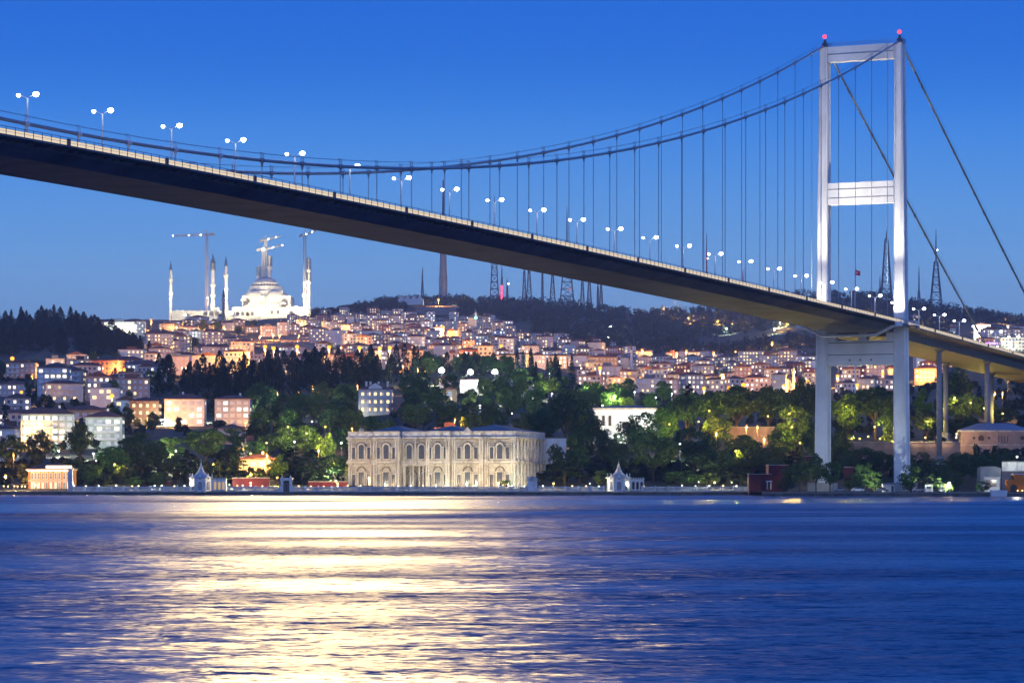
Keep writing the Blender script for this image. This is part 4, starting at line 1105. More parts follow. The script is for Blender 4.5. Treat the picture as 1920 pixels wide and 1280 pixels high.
# ------------------------------------------------------------------ the marble palace
PW, PD = 65.0, 40.0
PR = radians(-16)                              # its right flank is turned towards the viewer
pfl = P(653, 914, 1108)                        # front left corner
palace = thing('palace', (pfl.x, pfl.y, 1.6), 'two-storey marble waterfront palace with arched windows and lead roofs', 'palace', rz=PR)
F1, F2, CT, AT = 10.6, 19.2, 19.9, 22.0        # storey line, architrave, cornice, attic top (m above plinth)
def block(x0, x1, y0, y1, nm='wall'):
    q = MB(); q.bx(x0, x1, y0, y1, 0, F2); return q.build(nm, stone, palace)
bays = [(0, 10.5, .0, '3'), (10.5, 20.8, -1.9, '3'), (20.8, 31.0, 1.8, '2'), (31.0, 40.5, -1.9, '3'), (40.5, 53.0, 0.0, '3w'), (53.0, 65.0, .6, '3')]
def arch_mesh(w, h, depth, n_=10):
    """window outline with round head, as x-z polygon"""
    r_ = w / 2
    return [(-r_, 0), (r_, 0)] + [(r_ * cos(pi * k / n_), h - r_ + r_ * sin(pi * k / n_)) for k in range(n_ + 1)]
def window(cx, y, z, w, h, arched, rot=0.0, parent=palace, ext=0.0):
    """frame, recessed pane, surround and sill; built on a facade facing -y (or +x when rot is set)"""
    poly = arch_mesh(w, h, 0) if arched else [(-w / 2, 0), (w / 2, 0), (w / 2, h), (-w / 2, h)]
    pane = MB(); pane.prism([(a, b) for a, b in poly], -.03, .02)
    o = pane.build('window', win_pane, parent)
    if rot: o.location = (y, cx, z); o.rotation_euler = (0, 0, rot)
    else: o.location = (cx, y - .02, z)
    fr = MB(); t = .16
    for k in range(len(poly)):
        a, b = Vector((poly[k][0], 0, poly[k][1])), Vector((poly[(k + 1) % len(poly)][0], 0, poly[(k + 1) % len(poly)][1]))
        if (a - b).length > .02: fr.tube([a + Vector((0, -.10, 0)), b + Vector((0, -.10, 0))], t * .6, 4)
    fr.bx(-w / 2, w / 2, -.12, -.05, h * .45, h * .45 + .14); 
    if w > 1.5: fr.bx(-.06, .06, -.11, -.05, 0, h * .9)
    fr.build('window_frame', win_frame, o)
    sr = MB(); W2 = w / 2 + .28
    sr.bx(-W2 - .1, W2 + .1, -.42, 0, -.45, -.12)
    for sg in (-1, 1): sr.bx(sg * W2 - .2, sg * W2 + .2, -.32, 0, -.1, h - (w / 2 if arched else 0))
    if arched:
        r0, r1, zc = w / 2 + .12, w / 2 + .75, h - w / 2
        for k in range(10):
            a0, a1 = pi * k / 10, pi * (k + 1) / 10
            pts = [(r0 * cos(a0), zc + r0 * sin(a0)), (r1 * cos(a0), zc + r1 * sin(a0)), (r1 * cos(a1), zc + r1 * sin(a1)), (r0 * cos(a1), zc + r0 * sin(a1))]
            sr.prism(pts, -.40, 0)
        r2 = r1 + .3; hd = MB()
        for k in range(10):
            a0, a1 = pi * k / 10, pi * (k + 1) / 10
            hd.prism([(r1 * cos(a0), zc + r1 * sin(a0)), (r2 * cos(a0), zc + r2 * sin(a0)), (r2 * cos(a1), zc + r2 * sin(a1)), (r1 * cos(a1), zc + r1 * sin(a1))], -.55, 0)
        hd.build('hood_mould', stone_shade_dirt, o)  # dark ring draws the arch's shadow line along with its dirt
    else: sr.bx(-W2 - .25, W2 + .25, -.45, 0, h + .15, h + .5)
    sr.build('window_surround', stone2, o)
def column(x, y, z0, z1, r=.36, square=False, nm='column'):
    q = MB()
    q.box((x, y, z0 + .25), (r * 2.6, r * 2.6, .5)); q.box((x, y, z1 - .22), (r * 2.7, r * 2.7, .44))
    if square: q.box((x, y, (z0 + z1) / 2), (r * 1.9, r * 1.5, z1 - z0 - .9))
    else: q.lathe([(r, z0 + .5), (r * .95, (z0 + z1) / 2), (r * .82, z1 - .44)], (x, y, 0), 10)
    q.build(nm, stone2, palace)
for i, (a, b, yo, kind) in enumerate(bays):
    m_ = (a + b) / 2
    for fl, (z0, z1) in enumerate(((0, F1), (F1, F2))):
        q = MB()
        if kind == '2' and fl == 0: q.bx(a, b, yo + 3.5, PD, z0, z1)
        else: q.bx(a, b, yo, PD, z0, z1)
        q.build('wall', stone, palace)
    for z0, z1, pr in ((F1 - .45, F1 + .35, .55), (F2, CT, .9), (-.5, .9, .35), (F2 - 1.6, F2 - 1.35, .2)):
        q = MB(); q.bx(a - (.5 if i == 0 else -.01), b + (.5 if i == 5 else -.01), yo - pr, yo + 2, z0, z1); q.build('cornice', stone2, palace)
        q = MB(); q.bx(a, b, yo - pr * .55, yo + .3, z0 - .22, z0 - .01); q.build('cornice_shade_strip', stone_shade_dirt, palace)  # dark strip paints the shade under the cornice
    q = MB(); q.bx(a, b, yo - .25, yo + .5, CT, AT - .25); q.bx(a, b, yo - .45, yo + .7, AT - .25, AT); q.build('attic', stone2, palace)
    for k in range(3):
        c = a + (b - a) * (k + .5) / 3; q = MB(); q.bx(c - .9, c + .9, yo - .32, yo - .2, CT + .5, AT - .6); q.build('attic_panel', fence_stone, palace)
    if kind.startswith('3'):
        sp = 3.1 if kind == '3' else 3.3
        for z, h, hs in ((F1 + 1.3, 5.1, 4.0), (1.5, 5.3, 4.3)):
            window(m_, yo, z, 1.9, h if z > 5 else 5.2, z > 5)
            for sg in (-1, 1): window(m_ + sg * sp, yo, z, 1.15, hs, False)
            if z < 5:                                # round pediment over the lower middle window
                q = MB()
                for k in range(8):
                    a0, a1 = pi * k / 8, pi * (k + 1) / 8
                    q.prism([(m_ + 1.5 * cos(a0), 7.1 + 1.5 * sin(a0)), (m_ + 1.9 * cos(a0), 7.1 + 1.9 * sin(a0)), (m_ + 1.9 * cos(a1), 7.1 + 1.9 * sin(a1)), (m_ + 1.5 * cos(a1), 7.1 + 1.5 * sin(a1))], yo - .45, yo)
                q.build('pediment', stone_shade_dirt, palace); q = MB()
                q.bx(m_ - 2.2, m_ + 2.2, yo - .4, yo, 6.85, 7.08); q.build('pediment', stone2, palace)
        for c in (m_ - sp + 1.05, m_ + sp - 1.05):
            for z0, z1 in ((F1 + .9, F1 + 5.6), (1.0, 6.6)): column(c - (.12 if c < m_ else -.12), yo - .45, z0, z1, .2)
    else:
        for sg in (-1, 1): window(m_ + sg * 2.4, yo, F1 + 1.3, 1.9, 5.0, True); window(m_ + sg * 2.4, yo + 3.5, 1.5, 1.7, 5.2, True)
        for c in (a + .9, m_ - 1.9, m_ - .9, m_ + .9 + .6, m_ + 2.6 + .5, b - .9): column(c, yo - .1, .9, F1 - .5, .42)
        q = MB(); q.bx(a, b, yo - .5, yo + 3.4, F1 - 1.5, F1 - .5); q.build('portico_beam', stone2, palace)
        q = MB(); q.bx(a, b, yo - 1.0, yo + 3.4, -.6, .6); q.build('portico_floor', stone2, palace)
    for c in (a + .45, b - .45, a + 1.35, b - 1.35) if kind != '2' else (a + .45, b - .45, m_):
        for z0, z1 in ((F1 + .4, F2 - .1), (.9, F1 - .5))[:1 if kind == '2' and c == m_ else 2]: column(c, yo - .32, z0, z1, .34, kind == '3w', 'pilaster')
# right flank: giant paired columns and narrow windows
for fl, (z0, z1) in enumerate(((.9, F1 - .5), (F1 + .4, F2 - .1))):
    for k in range(9):
        y = 1.6 + k * 4.6; column(PW + .45, y, z0, z1, .42); column(PW + .45, y + 1.1, z0, z1, .42)
    for k in range(8):
        y = 1.6 + k * 4.6 + 2.85; window(y, PW + .02, z0 + .7, 1.3, 4.3 if fl else 4.6, False, rot=radians(90))
for z0, z1, pr in ((F1 - .45, F1 + .35, .55), (F2, CT, .95), (-.5, .9, .5)):
    q = MB(); q.bx(PW - 1, PW + pr + .45, 0, PD, z0, z1); q.build('cornice', stone2, palace)
q = MB(); q.bx(PW - .5, PW + .5, .8, PD, CT, AT); q.build('attic', stone2, palace)
for a, b, c, d, h in ((9, 22, 4, 26, 4.0), (30, 44, 5, 24, 4.0), (42, 63, 4, 34, 4.6)):
    q = MB(); q.bx(a, b, c, d, F2, AT + .05); o = q.build('roof_drum', stone2, palace)
    q = MB(); q.hip(a, b, c, d, AT + .05, h * .55, over=.8); r_ = q.build('roof', lead, palace)
q = MB(); q.bx(.4, PW - .4, 1.9, PD - .4, F2 - .1, CT + .3); q.build('roof_terrace', lead, palace)
q = MB(); q.lathe([(1.1, 0), (1.0, .8), (.5, 1.3), (.02, 1.5)], (5.2, .2, AT), 10); q.build('attic_crest', stone2, palace)
q = MB(); q.prism([(45.2, AT), (48.2, AT), (46.7, AT + 1.5)], -.3, .3); q.build('attic_crest', stone2, palace)
# portal block of the fence at the palace corner
p_ = P(998, 921, YQ + 1)
e = thing('gate_pier', (p_.x, p_.y, 1.2), 'square marble gate pier at the right corner of the palace', 'gate pier')
q = MB(); q.box((0, 0, 2.0), (3.6, 2.0, 4.0)); q.build('shaft', fence_stone, e)
for z in (.2, 4.1, 4.6): q = MB(); q.box((0, 0, z), (4.3, 2.6, .4)); q.build('moulding', stone2, e)
q = MB(); q.hip(-1.6, 1.6, -.8, .8, 4.8, .8, over=.1); q.build('cap', stone2, e)
# quay gate
p_ = P(537, 921, YQ + .6)
e = thing('quay_gate', (p_.x, p_.y, 1.25), 'white marble gateway with dark door in the quay fence', 'gate')
for sg in (-1, 1):
    q = MB(); q.box((sg * 1.55, 0, 1.9), (.9, .9, 3.8)); q.box((sg * 1.55, 0, 3.9), (1.15, 1.15, .3)); q.build('gate_post', fence_stone, e)
    q = MB(); q.lathe([(.3, 0), (.36, .35), (.1, .7), (.02, 1.0)], (sg * 1.5, 0, 5.0), 8); q.build('finial', fence_stone, e)
q = MB(); q.bx(-2.2, 2.2, -.55, .55, 4.05, 4.7); q.bx(-2.45, 2.45, -.7, .7, 4.7, 5.0); q.build('lintel', fence_stone, e)
q = MB(); q.bx(-1.1, 1.1, -.1, .1, 0, 3.6); d_ = q.build('door', win_frame, e)
for sg in (-1, 1): q = MB(); q.bx(sg * .55 - .4, sg * .55 + .4, -.16, -.1, .3, 3.2); q.build('door_panel', M('door_panel', (.16, .12, .09), .6) if sg < 0 else bpy.data.materials['door_panel'], d_)

# tent-roofed sea kiosks
def kiosk(u, label, mroof, flip):
    p = P(u, 921, YQ + 3.5); p.z = 1.2
    e = thing('sea_kiosk', p, label, 'kiosk', 'tent-roofed marble kiosks on the quay')
    n_ = 8; Rr = 4.2; a0 = pi / 8
    q = MB(); q.lathe([(Rr, 0), (Rr, 5.1)], n=n_, a0=a0); q.build('wall', fence_stone, e)
    q = MB(); q.lathe([(Rr + .35, -.2), (Rr + .35, .35), (Rr + .02, .5)], n=n_, a0=a0); q.build('plinth', stone2, e)
    q = MB(); q.lathe([(Rr + .5, 4.95), (Rr + .55, 5.25), (3.4, 5.55), (2.2, 6.3), (1.3, 7.3), (.75, 8.4), (.42, 9.4), (.26, 10.2), (.02, 11.0)], n=n_ * 2, a0=a0); q.build('tent_roof', mroof, e)
    q = MB(); q.tube([(0, 0, 10.8), (0, 0, 12.4)], [.06, .02], 5); q.ico((0, 0, 11.3), .14); q.build('finial', stone2, e)
    for k in range(n_):
        a = a0 + (k + .5) * 2 * pi / n_; ca, sa = cos(a), sin(a)
        if sa > .5: continue
        ap = Rr * cos(pi / n_)
        sl = MB()
        sl.prism([(-1.35, 0), (1.35, 0), (1.35, 4.6), (.7, 5.2), (.25, 5.9), (0, 6.7), (-.25, 5.9), (-.7, 5.2), (-1.35, 4.6)], -.28, -.02)
        o = sl.build('gable_panel', fence_stone, e); o.location = (ap * ca, ap * sa, 0); o.rotation_euler = (0, 0, a + pi / 2)
        w_ = MB(); w_.prism(arch_mesh(1.5, 3.0, 0), -.34, -.285); wo = w_.build('window', win_pane, o); wo.location = (0, 0, .7)
        g_ = MB()
        for xx in (-.4, 0, .4): g_.bx(xx - .03, xx + .03, -.40, -.35, .7, 3.5)
        for zz in (1.4, 2.1, 2.8): g_.bx(-.7, .7, -.40, -.35, zz - .03, zz + .03)
        g_.build('lattice', fence_stone, o)
        w_ = MB(); w_.lathe([(.02, 0), (.28, 0), (.28, .08)], n=10); wo = w_.build('round_window', win_frame, o); wo.location = (0, -.29, 4.8); wo.rotation_euler = (radians(90), 0, 0)
    # annex
    q = MB(); q.bx(3.9, 9.2, -1.6, 2.6, 0, 4.5); an = q.build('annex', fence_stone, e)
    q = MB(); q.bx(3.9, 9.4, -1.8, 2.8, 4.5, 4.8); q.build('annex_cornice', stone2, an)
    for k in range(6): q = MB(); q.lathe([(.25, 0), (.3, .25), (.02, .5)], (4.4 + k * .9, -1.5, 4.8), 8); q.build('crest', stone2, an)
    for k in range(3):
        w_ = MB(); w_.prism(arch_mesh(.9, 2.8, 0), -.05, 0); wo = w_.build('arch', E('annex_glow', (1, .66, .30), .55, False) if (flip and k == 0) else (bpy.data.materials['annex_glow'] if flip else win_frame), an); wo.location = (5.3 + k * 1.5, -1.62, .9)
kiosk(377, 'bluish tent-roofed marble kiosk at the left end of the quay', M('kiosk_lead', (.36, .40, .46), .6, .12), True)
kiosk(1160, 'cream tent-roofed marble kiosk right of the palace', stone2, False)

# orange-lit waterfront house
p_ = P(94, 917, YQ + 14); p_.z = 1.5
e = thing('waterfront_house', p_, 'two-storey red waterfront house with white windows and glowing cornice', 'house')
ww = 82 / F * (YQ + 14)
q = MB(); q.bx(-ww / 2, ww / 2, 0, 11, 0, 7.6); q.build('wall', M('orange_plaster', (.60, .22, .06), .8, .1), e)
q = MB(); q.bx(-ww / 2 - .8, ww / 2 + .3, -.9, 11.5, 7.6, 8.0); q.build('cornice', trim, e)
q = MB(); q.hip(-ww / 2, ww / 2, 0, 11, 8.0, 2.4, over=.6); q.build('roof', tile, e)
for fl in (0.9, 4.5):
    for x in (-6.6, -5.4, -4.2, -2.7, -1.3, .3, 2.0, 3.4, 5.2, 6.6):
        q = MB(); q.bx(x - .34, x + .34, -.05, -.01, fl, fl + 2.1); o = q.build('window', win_pane if fl > 2 or int(x) % 2 else em_win, e)
        q = MB()
        for sg in (-1, 1): q.bx(x + sg * .42 - .09, x + sg * .42 + .09, -.14, -.02, fl - .1, fl + 2.2)
        q.bx(x - .55, x + .55, -.16, -.02, fl + 2.15, fl + 2.4); q.bx(x - .55, x + .55, -.16, -.02, fl - .25, fl - .08); q.bx(x - .03, x + .03, -.1, -.055, fl, fl + 2.1); q.bx(x - .34, x + .34, -.1, -.055, fl + 1.0, fl + 1.08); q.build('window_frame', trim, o)
q = MB(); q.bx(-ww / 2, ww / 2, -.12, 0, 3.6, 3.9); q.build('string_course', trim, e)
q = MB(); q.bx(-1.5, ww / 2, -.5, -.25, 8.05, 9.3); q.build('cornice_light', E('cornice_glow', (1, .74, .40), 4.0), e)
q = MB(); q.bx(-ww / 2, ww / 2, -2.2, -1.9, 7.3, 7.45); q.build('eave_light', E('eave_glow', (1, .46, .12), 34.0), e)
p_ = P(132, 920, YQ + 1); p_.z = 1.3
e = thing('gate_pier', p_, 'plain grey pier at the left end of the white fence', 'gate pier')
q = MB(); q.box((0, 0, 4), (1.6, 1.6, 8)); q.build('shaft', fence_stone, e); q = MB(); q.box((0, 0, 8.15), (2.1, 2.1, .3)); q.build('cap', fence_stone, e)
# red long walls and blocks
def red_wall(u0, u1, v0, v1, Y, label, th=.6):
    a, b = P(u0, v1, Y), P(u1, v1, Y); z0, z1 = P(u0, v0, Y).z, P(u0, v1, Y).z
    e = thing('garden_wall', (a.x, Y, z1), label, 'wall')
    q = MB(); q.bx(0, b.x - a.x, 0, th, -1.5, z0 - z1); q.build('masonry', red_plaster, e)
    q = MB(); q.bx(-.1, b.x - a.x + .1, -.15, th + .15, z0 - z1, z0 - z1 + .25); q.build('coping', concrete, e)
red_wall(436, 505, 896, 914, YQ + 20, 'long dark red garden wall behind the quay fence left of the gate')
red_wall(578, 652, 903, 916, YQ + 24, 'low dark red garden wall between the gate and the palace')
red_wall(256, 320, 902, 916, YQ + 40, 'dark red garden wall half hidden left of the left kiosk')
red_wall(1404, 1446, 889, 918, 1058, 'lower part of the red waterfront block', 6)
red_wall(1441, 1478, 872, 918, 1064, 'taller red wall of the waterfront block left of the tower', 10)
red_wall(1510, 1534, 855, 866, 1082, 'red wall glimpsed left of the far tower leg')
red_wall(1583, 1600, 876, 888, 1082, 'small red wall glimpsed between the tower legs')
e = thing('doorway', P(1442, 917, 1056.4), 'white framed doorway in the red waterfront wall', 'doorway')
q = MB(); q.bx(-.5, .5, -.1, .1, 0, 2.6); q.build('door', win_frame, e)
q = MB(); q.bx(-.8, -.5, -.2, .1, 0, 2.7); q.bx(.5, .8, -.2, .1, 0, 2.7); q.bx(-1.1, 1.1, -.25, .1, 2.7, 3.1); q.build('door_frame', trim, e)
# terrace retaining walls with lamps under the side span, and orange garden wall
def low_wall(u0, u1, v0, v1, Y, mt, label):
    a = P(u0, v1, Y); b = P(u1, v1, Y); h = (v1 - v0) / F * Y
    e = thing('retaining_wall', a, label, 'wall')
    q = MB(); q.bx(0, b.x - a.x, 0, .8, -4, h); q.build('masonry', mt, e)
    q = MB(); q.bx(-.1, b.x - a.x + .1, -.15, .95, h, h + .3); q.build('coping', concrete, e)
rub = M('terrace_stone', (.30, .23, .19), .9, .2, .4, stain=(.16, .12, .1), stain_scale=.3)
low_wall(1590, 1800, 829, 852, 1140, rub, 'pale terrace wall under the lamps right of the near tower leg')
low_wall(1362, 1452, 801, 814, 1215, rub, 'orange-lit garden wall behind the umbrella trees')
low_wall(1425, 1470, 817, 828, 1178, rub, 'short lit garden wall left of the far tower leg')
low_wall(640, 655, 870, 916, 1122, rub, 'dark stepped wall beside the palace left corner')
low_wall(1010, 1062, 822, 850, 1135, fence_stone, 'pale garden wall right of the palace')
# pink stone lodge on the terrace
p_ = P(1866, 842, 1150)
e = thing('stone_lodge', p_, 'pink stone lodge with slate blue hipped roof on the terrace', 'lodge', rz=radians(-4))
lw = 126 / F * 1150
q = MB(); q.bx(-lw / 2, lw / 2, 0, 14, -8, 6.8); q.build('wall', M('lodge_stone', (.40, .27, .21), .9, .15, .5, stain=(.24, .17, .13)), e)
q = MB(); q.bx(-lw / 2 - .4, lw / 2 + .4, -.5, 14.4, 6.8, 7.3); q.build('cornice', stone2, e)
q = MB(); q.hip(-lw / 2, lw / 2, 0, 14, 7.3, 3.0, over=.7); q.build('roof', M('lodge_slate', (.22, .28, .40), .45, .15), e)
for x, r_ in ((-8.2, .55), (2 - 4.4, .55), (10.5, .8)):
    q = MB(); q.lathe([(.02, 0), (r_, 0), (r_, .1)], n=12); o = q.build('round_window', win_frame, e); o.location = (x, -.03, 4.4); o.rotation_euler = (radians(90), 0, 0)
q = MB(); q.prism(arch_mesh(2.2, 2.1, 0), -.08, -.01); o = q.build('arched_window', win_frame, e); o.location = (-5.4, 0, 3.4)
for k in range(4):
    q = MB(); q.bx(1.2 + k * 1.15, 1.5 + k * 1.15, -.08, -.01, 2.6, 5.2); q.build('slit_window', win_frame, e)
q = MB(); q.bx(-lw / 2, lw / 2, -.15, 0, 1.6, 1.85); q.build('string_course', stone2, e)
# white pavilion in the trees
p_ = P(1172, 812, 1285)
e = thing('garden_pavilion', p_, 'floodlit white pavilion with arched windows behind dark trees', 'pavilion')
gw = 116 / F * 1285
q = MB(); q.bx(-gw / 2, gw / 2, 0, 14, -6, 10.2); q.build('wall', trim, e)
q = MB(); q.bx(-gw / 2 - .5, gw / 2 + .5, -.7, 14.5, 10.2, 11.0); q.build('cornice', M('pavilion_cornice', (.5, .38, .3), .8), e)
q = MB(); q.hip(-gw / 2 + 2, gw / 2 - 2, 1, 13, 11.0, 1.2); q.build('roof', lead, e)
for x in (-12.3, -9.4, -6.6, 0, 4, 8, 11):
    q = MB(); q.prism(arch_mesh(1.2, 4.6, 0), -.08, -.01); o = q.build('window', win_frame if x < -6 else curtain, e); o.location = (x, 0, 3.2)
    q = MB(); q.bx(-1.0, -.75, -.25, 0, -1, 5.4); q.bx(.75, 1.0, -.25, 0, -1, 5.4); q.build('window_surround', stone2, o)
# court structure with the three sports floodlights
court_g = M('court_surface', (.10, .20, .12), .9, .1)
p_ = ground(905, 1640)
e = thing('sports_court', (p_.x, 1640, p_.z + 1.0), 'floodlit green sports court terrace on the slope', 'sports court')
q = MB(); q.bx(-24, 28, 0, 40, -8, 0); q.build('terrace', concrete, e)
q = MB(); q.bx(-23, 27, 1, 39, .004, .03); q.build('playing_surface', court_g, e)
q = MB()
for k in range(18): q.tube([(-23.5 + k * 3, .2, 0), (-23.5 + k * 3, .2, 4)], .06, 4)
for h in (0.1, 2, 4): q.tube([(-23.5, .2, h), (27.5, .2, h)], .05, 4)
q.build('court_fence', steel_dark, e)
em_sport = E('sports_flood', (.93, 1.0, .93), 60.0, False)
for k, (u, v) in enumerate(((828, 694), (882, 697), (928, 697))):
    pp = P(u, v, 1655); b_ = p_.z + 1.0
    e = thing('sports_floodlight', (pp.x, pp.y, b_), '%s of the three dazzling sports floodlights' % ('left', 'middle', 'right')[k], 'floodlight', 'sports floodlights on tall masts')
    q = MB(); q.tube([(0, 0, 0), (0, 0, pp.z - b_)], [.22, .14], 8); q.build('mast', steel_dark, e)
    q = MB(); q.box((0, .25, pp.z - b_), (3.6, .3, 2.0)); hd = q.build('lamp_bank', steel_dark, e)
    for ix, iz in ((-.5, -.3), (.5, -.3), (0, .5)): q = MB(); q.ico((ix, -.9, pp.z - b_ + iz), 1.1); q.build('lamp', em_sport, hd)
    glow(e, pp.z - b_, 14000, (.85, 1, .80), -2.4, (0, -.8, -1), 84)
    glow(e, pp.z - b_ + .4, 14000, (.85, 1, .80), 1.4, (0, 1, -.1), 170)
# waterfront bits at lower right
p_ = P(1908, 921, 1001); p_.z = 1.3
e = thing('orange_pavilion', p_, 'small bright orange waterfront building at the right edge', 'building')
q = MB(); q.bx(-3.0, 6, 0, 7, 0, 4.2); q.bx(-.8, 6, -.02, 7, 4.2, 6.0); q.build('wall', M('orange_wall', (.75, .20, .02), .7, .08), e)
q = MB(); q.bx(-1.0, 6.2, -.3, 7.2, 6.0, 6.25); q.build('roof', trim, e)
q = MB(); q.prism(arch_mesh(2.4, 2.6, 0), -.08, -.01); o = q.build('arch', win_frame, e); o.location = (-1.3, 0, 0)
for x in (-.2, 1.4): q = MB(); q.ico((x, -1.2, .6), .25); q.build('ground_light', em_warm, e)
p_ = P(1862, 923, 1000); p_.z = 1.3
e = thing('moored_barge', (p_.x, 988.0, .3), 'white flat barge-like box moored at the right quay', 'barge')
q = MB(); q.prism([(-2.7, -.6), (2.4, -.6), (2.7, 1.6), (-2.9, 1.6)], -1.2, 1.2); q.build('hull', trim, e)
q = MB(); q.bx(-2.9, 2.7, -1.3, 1.3, 1.6, 1.75); q.build('gunwale', steel_pole, e)
p_ = P(1860, 905, 1030); p_.z = 3.2
e = thing('service_kiosk', p_, 'white glazed kiosk in front of the grey concrete vault', 'kiosk')
q = MB(); q.bx(-2.6, 2.6, 0, 4, -2.2, 3.0); q.build('wall', trim, e)
q = MB(); q.bx(-2.9, 2.9, -.4, 4.3, 3.0, 3.3); q.build('roof', trim, e)
for x in (-1.5, .6): q = MB(); q.bx(x - .8, x + 1.0, -.05, -.01, 0, 2.4); q.build('window', win_pane, e)
p_ = P(1858, 892, 1052); p_.z = 3.5
e = thing('concrete_vault', p_, 'grey arched concrete anchorage wall at lower right', 'concrete wall')
q = MB(); q.prism([(-4, -3), (3.6, -3), (3.6, 6.2), (1.5, 6.8), (-2.4, 6.8), (-3.6, 6.2)], 0, 8); q.build('masonry', concrete, e)
q = MB(); q.bx(-4.1, 3.7, -.15, 0, -3, -2.5); q.build('base_course', quay_stone, e)
low_wall(1879, 1935, 866, 882, 1060, fence_stone, 'lit pale wall behind the street lamp at lower right')
low_wall(1879, 1935, 884, 896, 1045, rub, 'rough stone wall under the lit pale wall')
globe(1907, 856, 1050, False, 'cool white street lamp over the lit pale wall at lower right', .4, 'lamp', 7.5, None, em_cool, 'street_lamp')
globe(1896, 902, 1012, False, 'small white lamp beside the orange waterfront building', .25, 'lamp', 3.5, None)
# parked cars and a shed by the tower foot
def car(u, Y, colour, label, rz):
    p = ground(u, Y); p.z = 1.45
    e = thing('parked_car', p, label, 'car', 'cars parked by the tower foot', rz)
    b = MB(); b.prism([(-2.15, .32), (2.15, .32), (2.2, .75), (1.3, .92), (.75, 1.42), (-1.1, 1.45), (-1.75, .98), (-2.2, .9)], -.85, .85); b.build('body', M('car_paint_' + colour[0], colour[1], .3, .03, spec=.6), e)
    q = MB(); q.prism([(1.15, .95), (.7, 1.36), (-1.05, 1.38), (-1.55, .98)], -.87, .87); q.build('window_band', glass, e)
    for x in (-1.35, 1.35):
        for y in (-.8, .8):
            q = MB(); q.lathe([(.02, -.1), (.32, -.1), (.32, .1), (.02, .1)], n=12); o = q.build('wheel', steel_dark, e); o.location = (x, y, .32); o.rotation_euler = (radians(90), 0, 0)
    for y in (-.6, .6): q = MB(); q.box((2.2, y, .7), (.06, .3, .14)); q.build('headlight', trim, e)
car(1608, 1010, ('white', (.7, .7, .72)), 'white car parked between the tower legs', .1)
car(1575, 1016, ('silver', (.42, .43, .45)), 'silver car parked at the far tower leg', .2)
car(1655, 1008, ('grey', (.2, .2, .22)), 'dark grey car parked left of the near tower leg', -.1)
car(1722, 1006, ('pale', (.6, .62, .62)), 'pale car parked right of the near tower leg', .05)
p_ = ground(1668, 1022); p_.z = 1.4
e = thing('site_shed', p_, 'small beige shed beside the near tower leg', 'shed')
q = MB(); q.bx(-2.2, 1.8, 0, 3, 0, 2.6); q.build('wall', wallm['cream'], e); q = MB(); q.hip(-2.2, 1.8, 0, 3, 2.6, .5, over=.2); q.build('roof', slate, e)
q = MB(); q.bx(.6, 1.4, -.05, -.01, 0, 2.0); q.build('door', steel_dark, e)
for x, Y, lb in ((1742, 1000, 'white van-sized cabin right of the near tower leg'), (1770, 1002, 'second white cabin further right of the near tower leg')):
    p_ = ground(x, Y); p_.z = 1.4
    e = thing('site_cabin', p_, lb, 'cabin'); q = MB(); q.bx(-1.3, 1.3, 0, 4, .2, 2.5); q.build('wall', trim, e); q = MB(); q.bx(-1.4, 1.4, -.1, 4.1, 2.5, 2.7); q.build('roof', slate, e); q = MB(); q.bx(-.8, .8, -.04, -.01, 1.2, 2.0); q.build('window', win_pane, e)
# palm in front of the palace
p_ = P(946, 918, YQ + 8); p_.z = 1.5
e = thing('palm_tree', p_, 'short palm with arching fronds in front of the palace', 'tree')
q = MB(); q.tube([(0, 0, 0), (.1, 0, 1.6), (0, 0, 3.0)], [.38, .30, .33], 8); q.build('trunk', bark, e)
q = MB(); rr = random.Random(5)
for k in range(46):
    a = rr.uniform(0, 2 * pi); up = rr.uniform(-.1, 1.2); L = rr.uniform(2.4, 3.4); pts = []
    for j in range(7):
        t = j / 6; pts.append(Vector((cos(a) * L * t * cos(up * .6), sin(a) * L * t * cos(up * .6), 3.0 + L * t * sin(up) - 1.9 * t * t)))
    for j in range(6):
        d = (pts[j + 1] - pts[j]).normalized(); s_ = d.cross(Vector((0, 0, 1))).normalized(); w1, w2 = .34 * (1 - j / 7), .34 * (1 - (j + 1) / 7)
        q.add([pts[j] - s_ * w1 - Vector((0, 0, .12)), pts[j], pts[j] + s_ * w1 - Vector((0, 0, .12)), pts[j + 1] + s_ * w2 - Vector((0, 0, .12)), pts[j + 1], pts[j + 1] - s_ * w2 - Vector((0, 0, .12))], [(0, 1, 4, 5), (1, 2, 3, 4)])
q.build('fronds', leaf_dark, e, kind='stuff')
# ------------------------------------------------------------------ hilltop mosque
YM = 4480.0; KM = YM / F                      # metres per photo pixel there
mz = P(490, 600, YM)
mosque = thing('hilltop_mosque', mz, 'large floodlit domed mosque with minarets on the hilltop', 'mosque')
def mx(u): return (u - 490) * KM
def mh(v): return (600 - v) * KM
mstone = M('mosque_stone', (.62, .60, .55), .8, .08, .08)
mlead = M('mosque_lead', (.45, .46, .46), .6, .1, .08)
mdark = M('mosque_opening', (.10, .10, .11), .6, .1)
def mbx(nm, u0, u1, v0, v1, y0, y1, mt=mstone, parent=mosque):
    q = MB(); q.bx(mx(u0), mx(u1), y0, y1, mh(v1) - (12 if v1 >= 600 else 0), mh(v0)); return q.build(nm, mt, parent)
def dome(nm, u, v_base, r, h, y, mt=mlead, n=20, parent=mosque):
    q = MB(); q.lathe([(r * cos(a), h * sin(a)) for a in [pi / 2 * k / 8 * .995 for k in range(9)]], (mx(u), y, mh(v_base)), n); return q.build(nm, mt, parent, smooth=True)
mbx('platform', 436, 579, 577, 600, -5, 110)
mbx('prayer_hall', 452, 543, 553, 577, 18, 92)
mbx('upper_block', 462, 528, 543, 553, 24, 86)
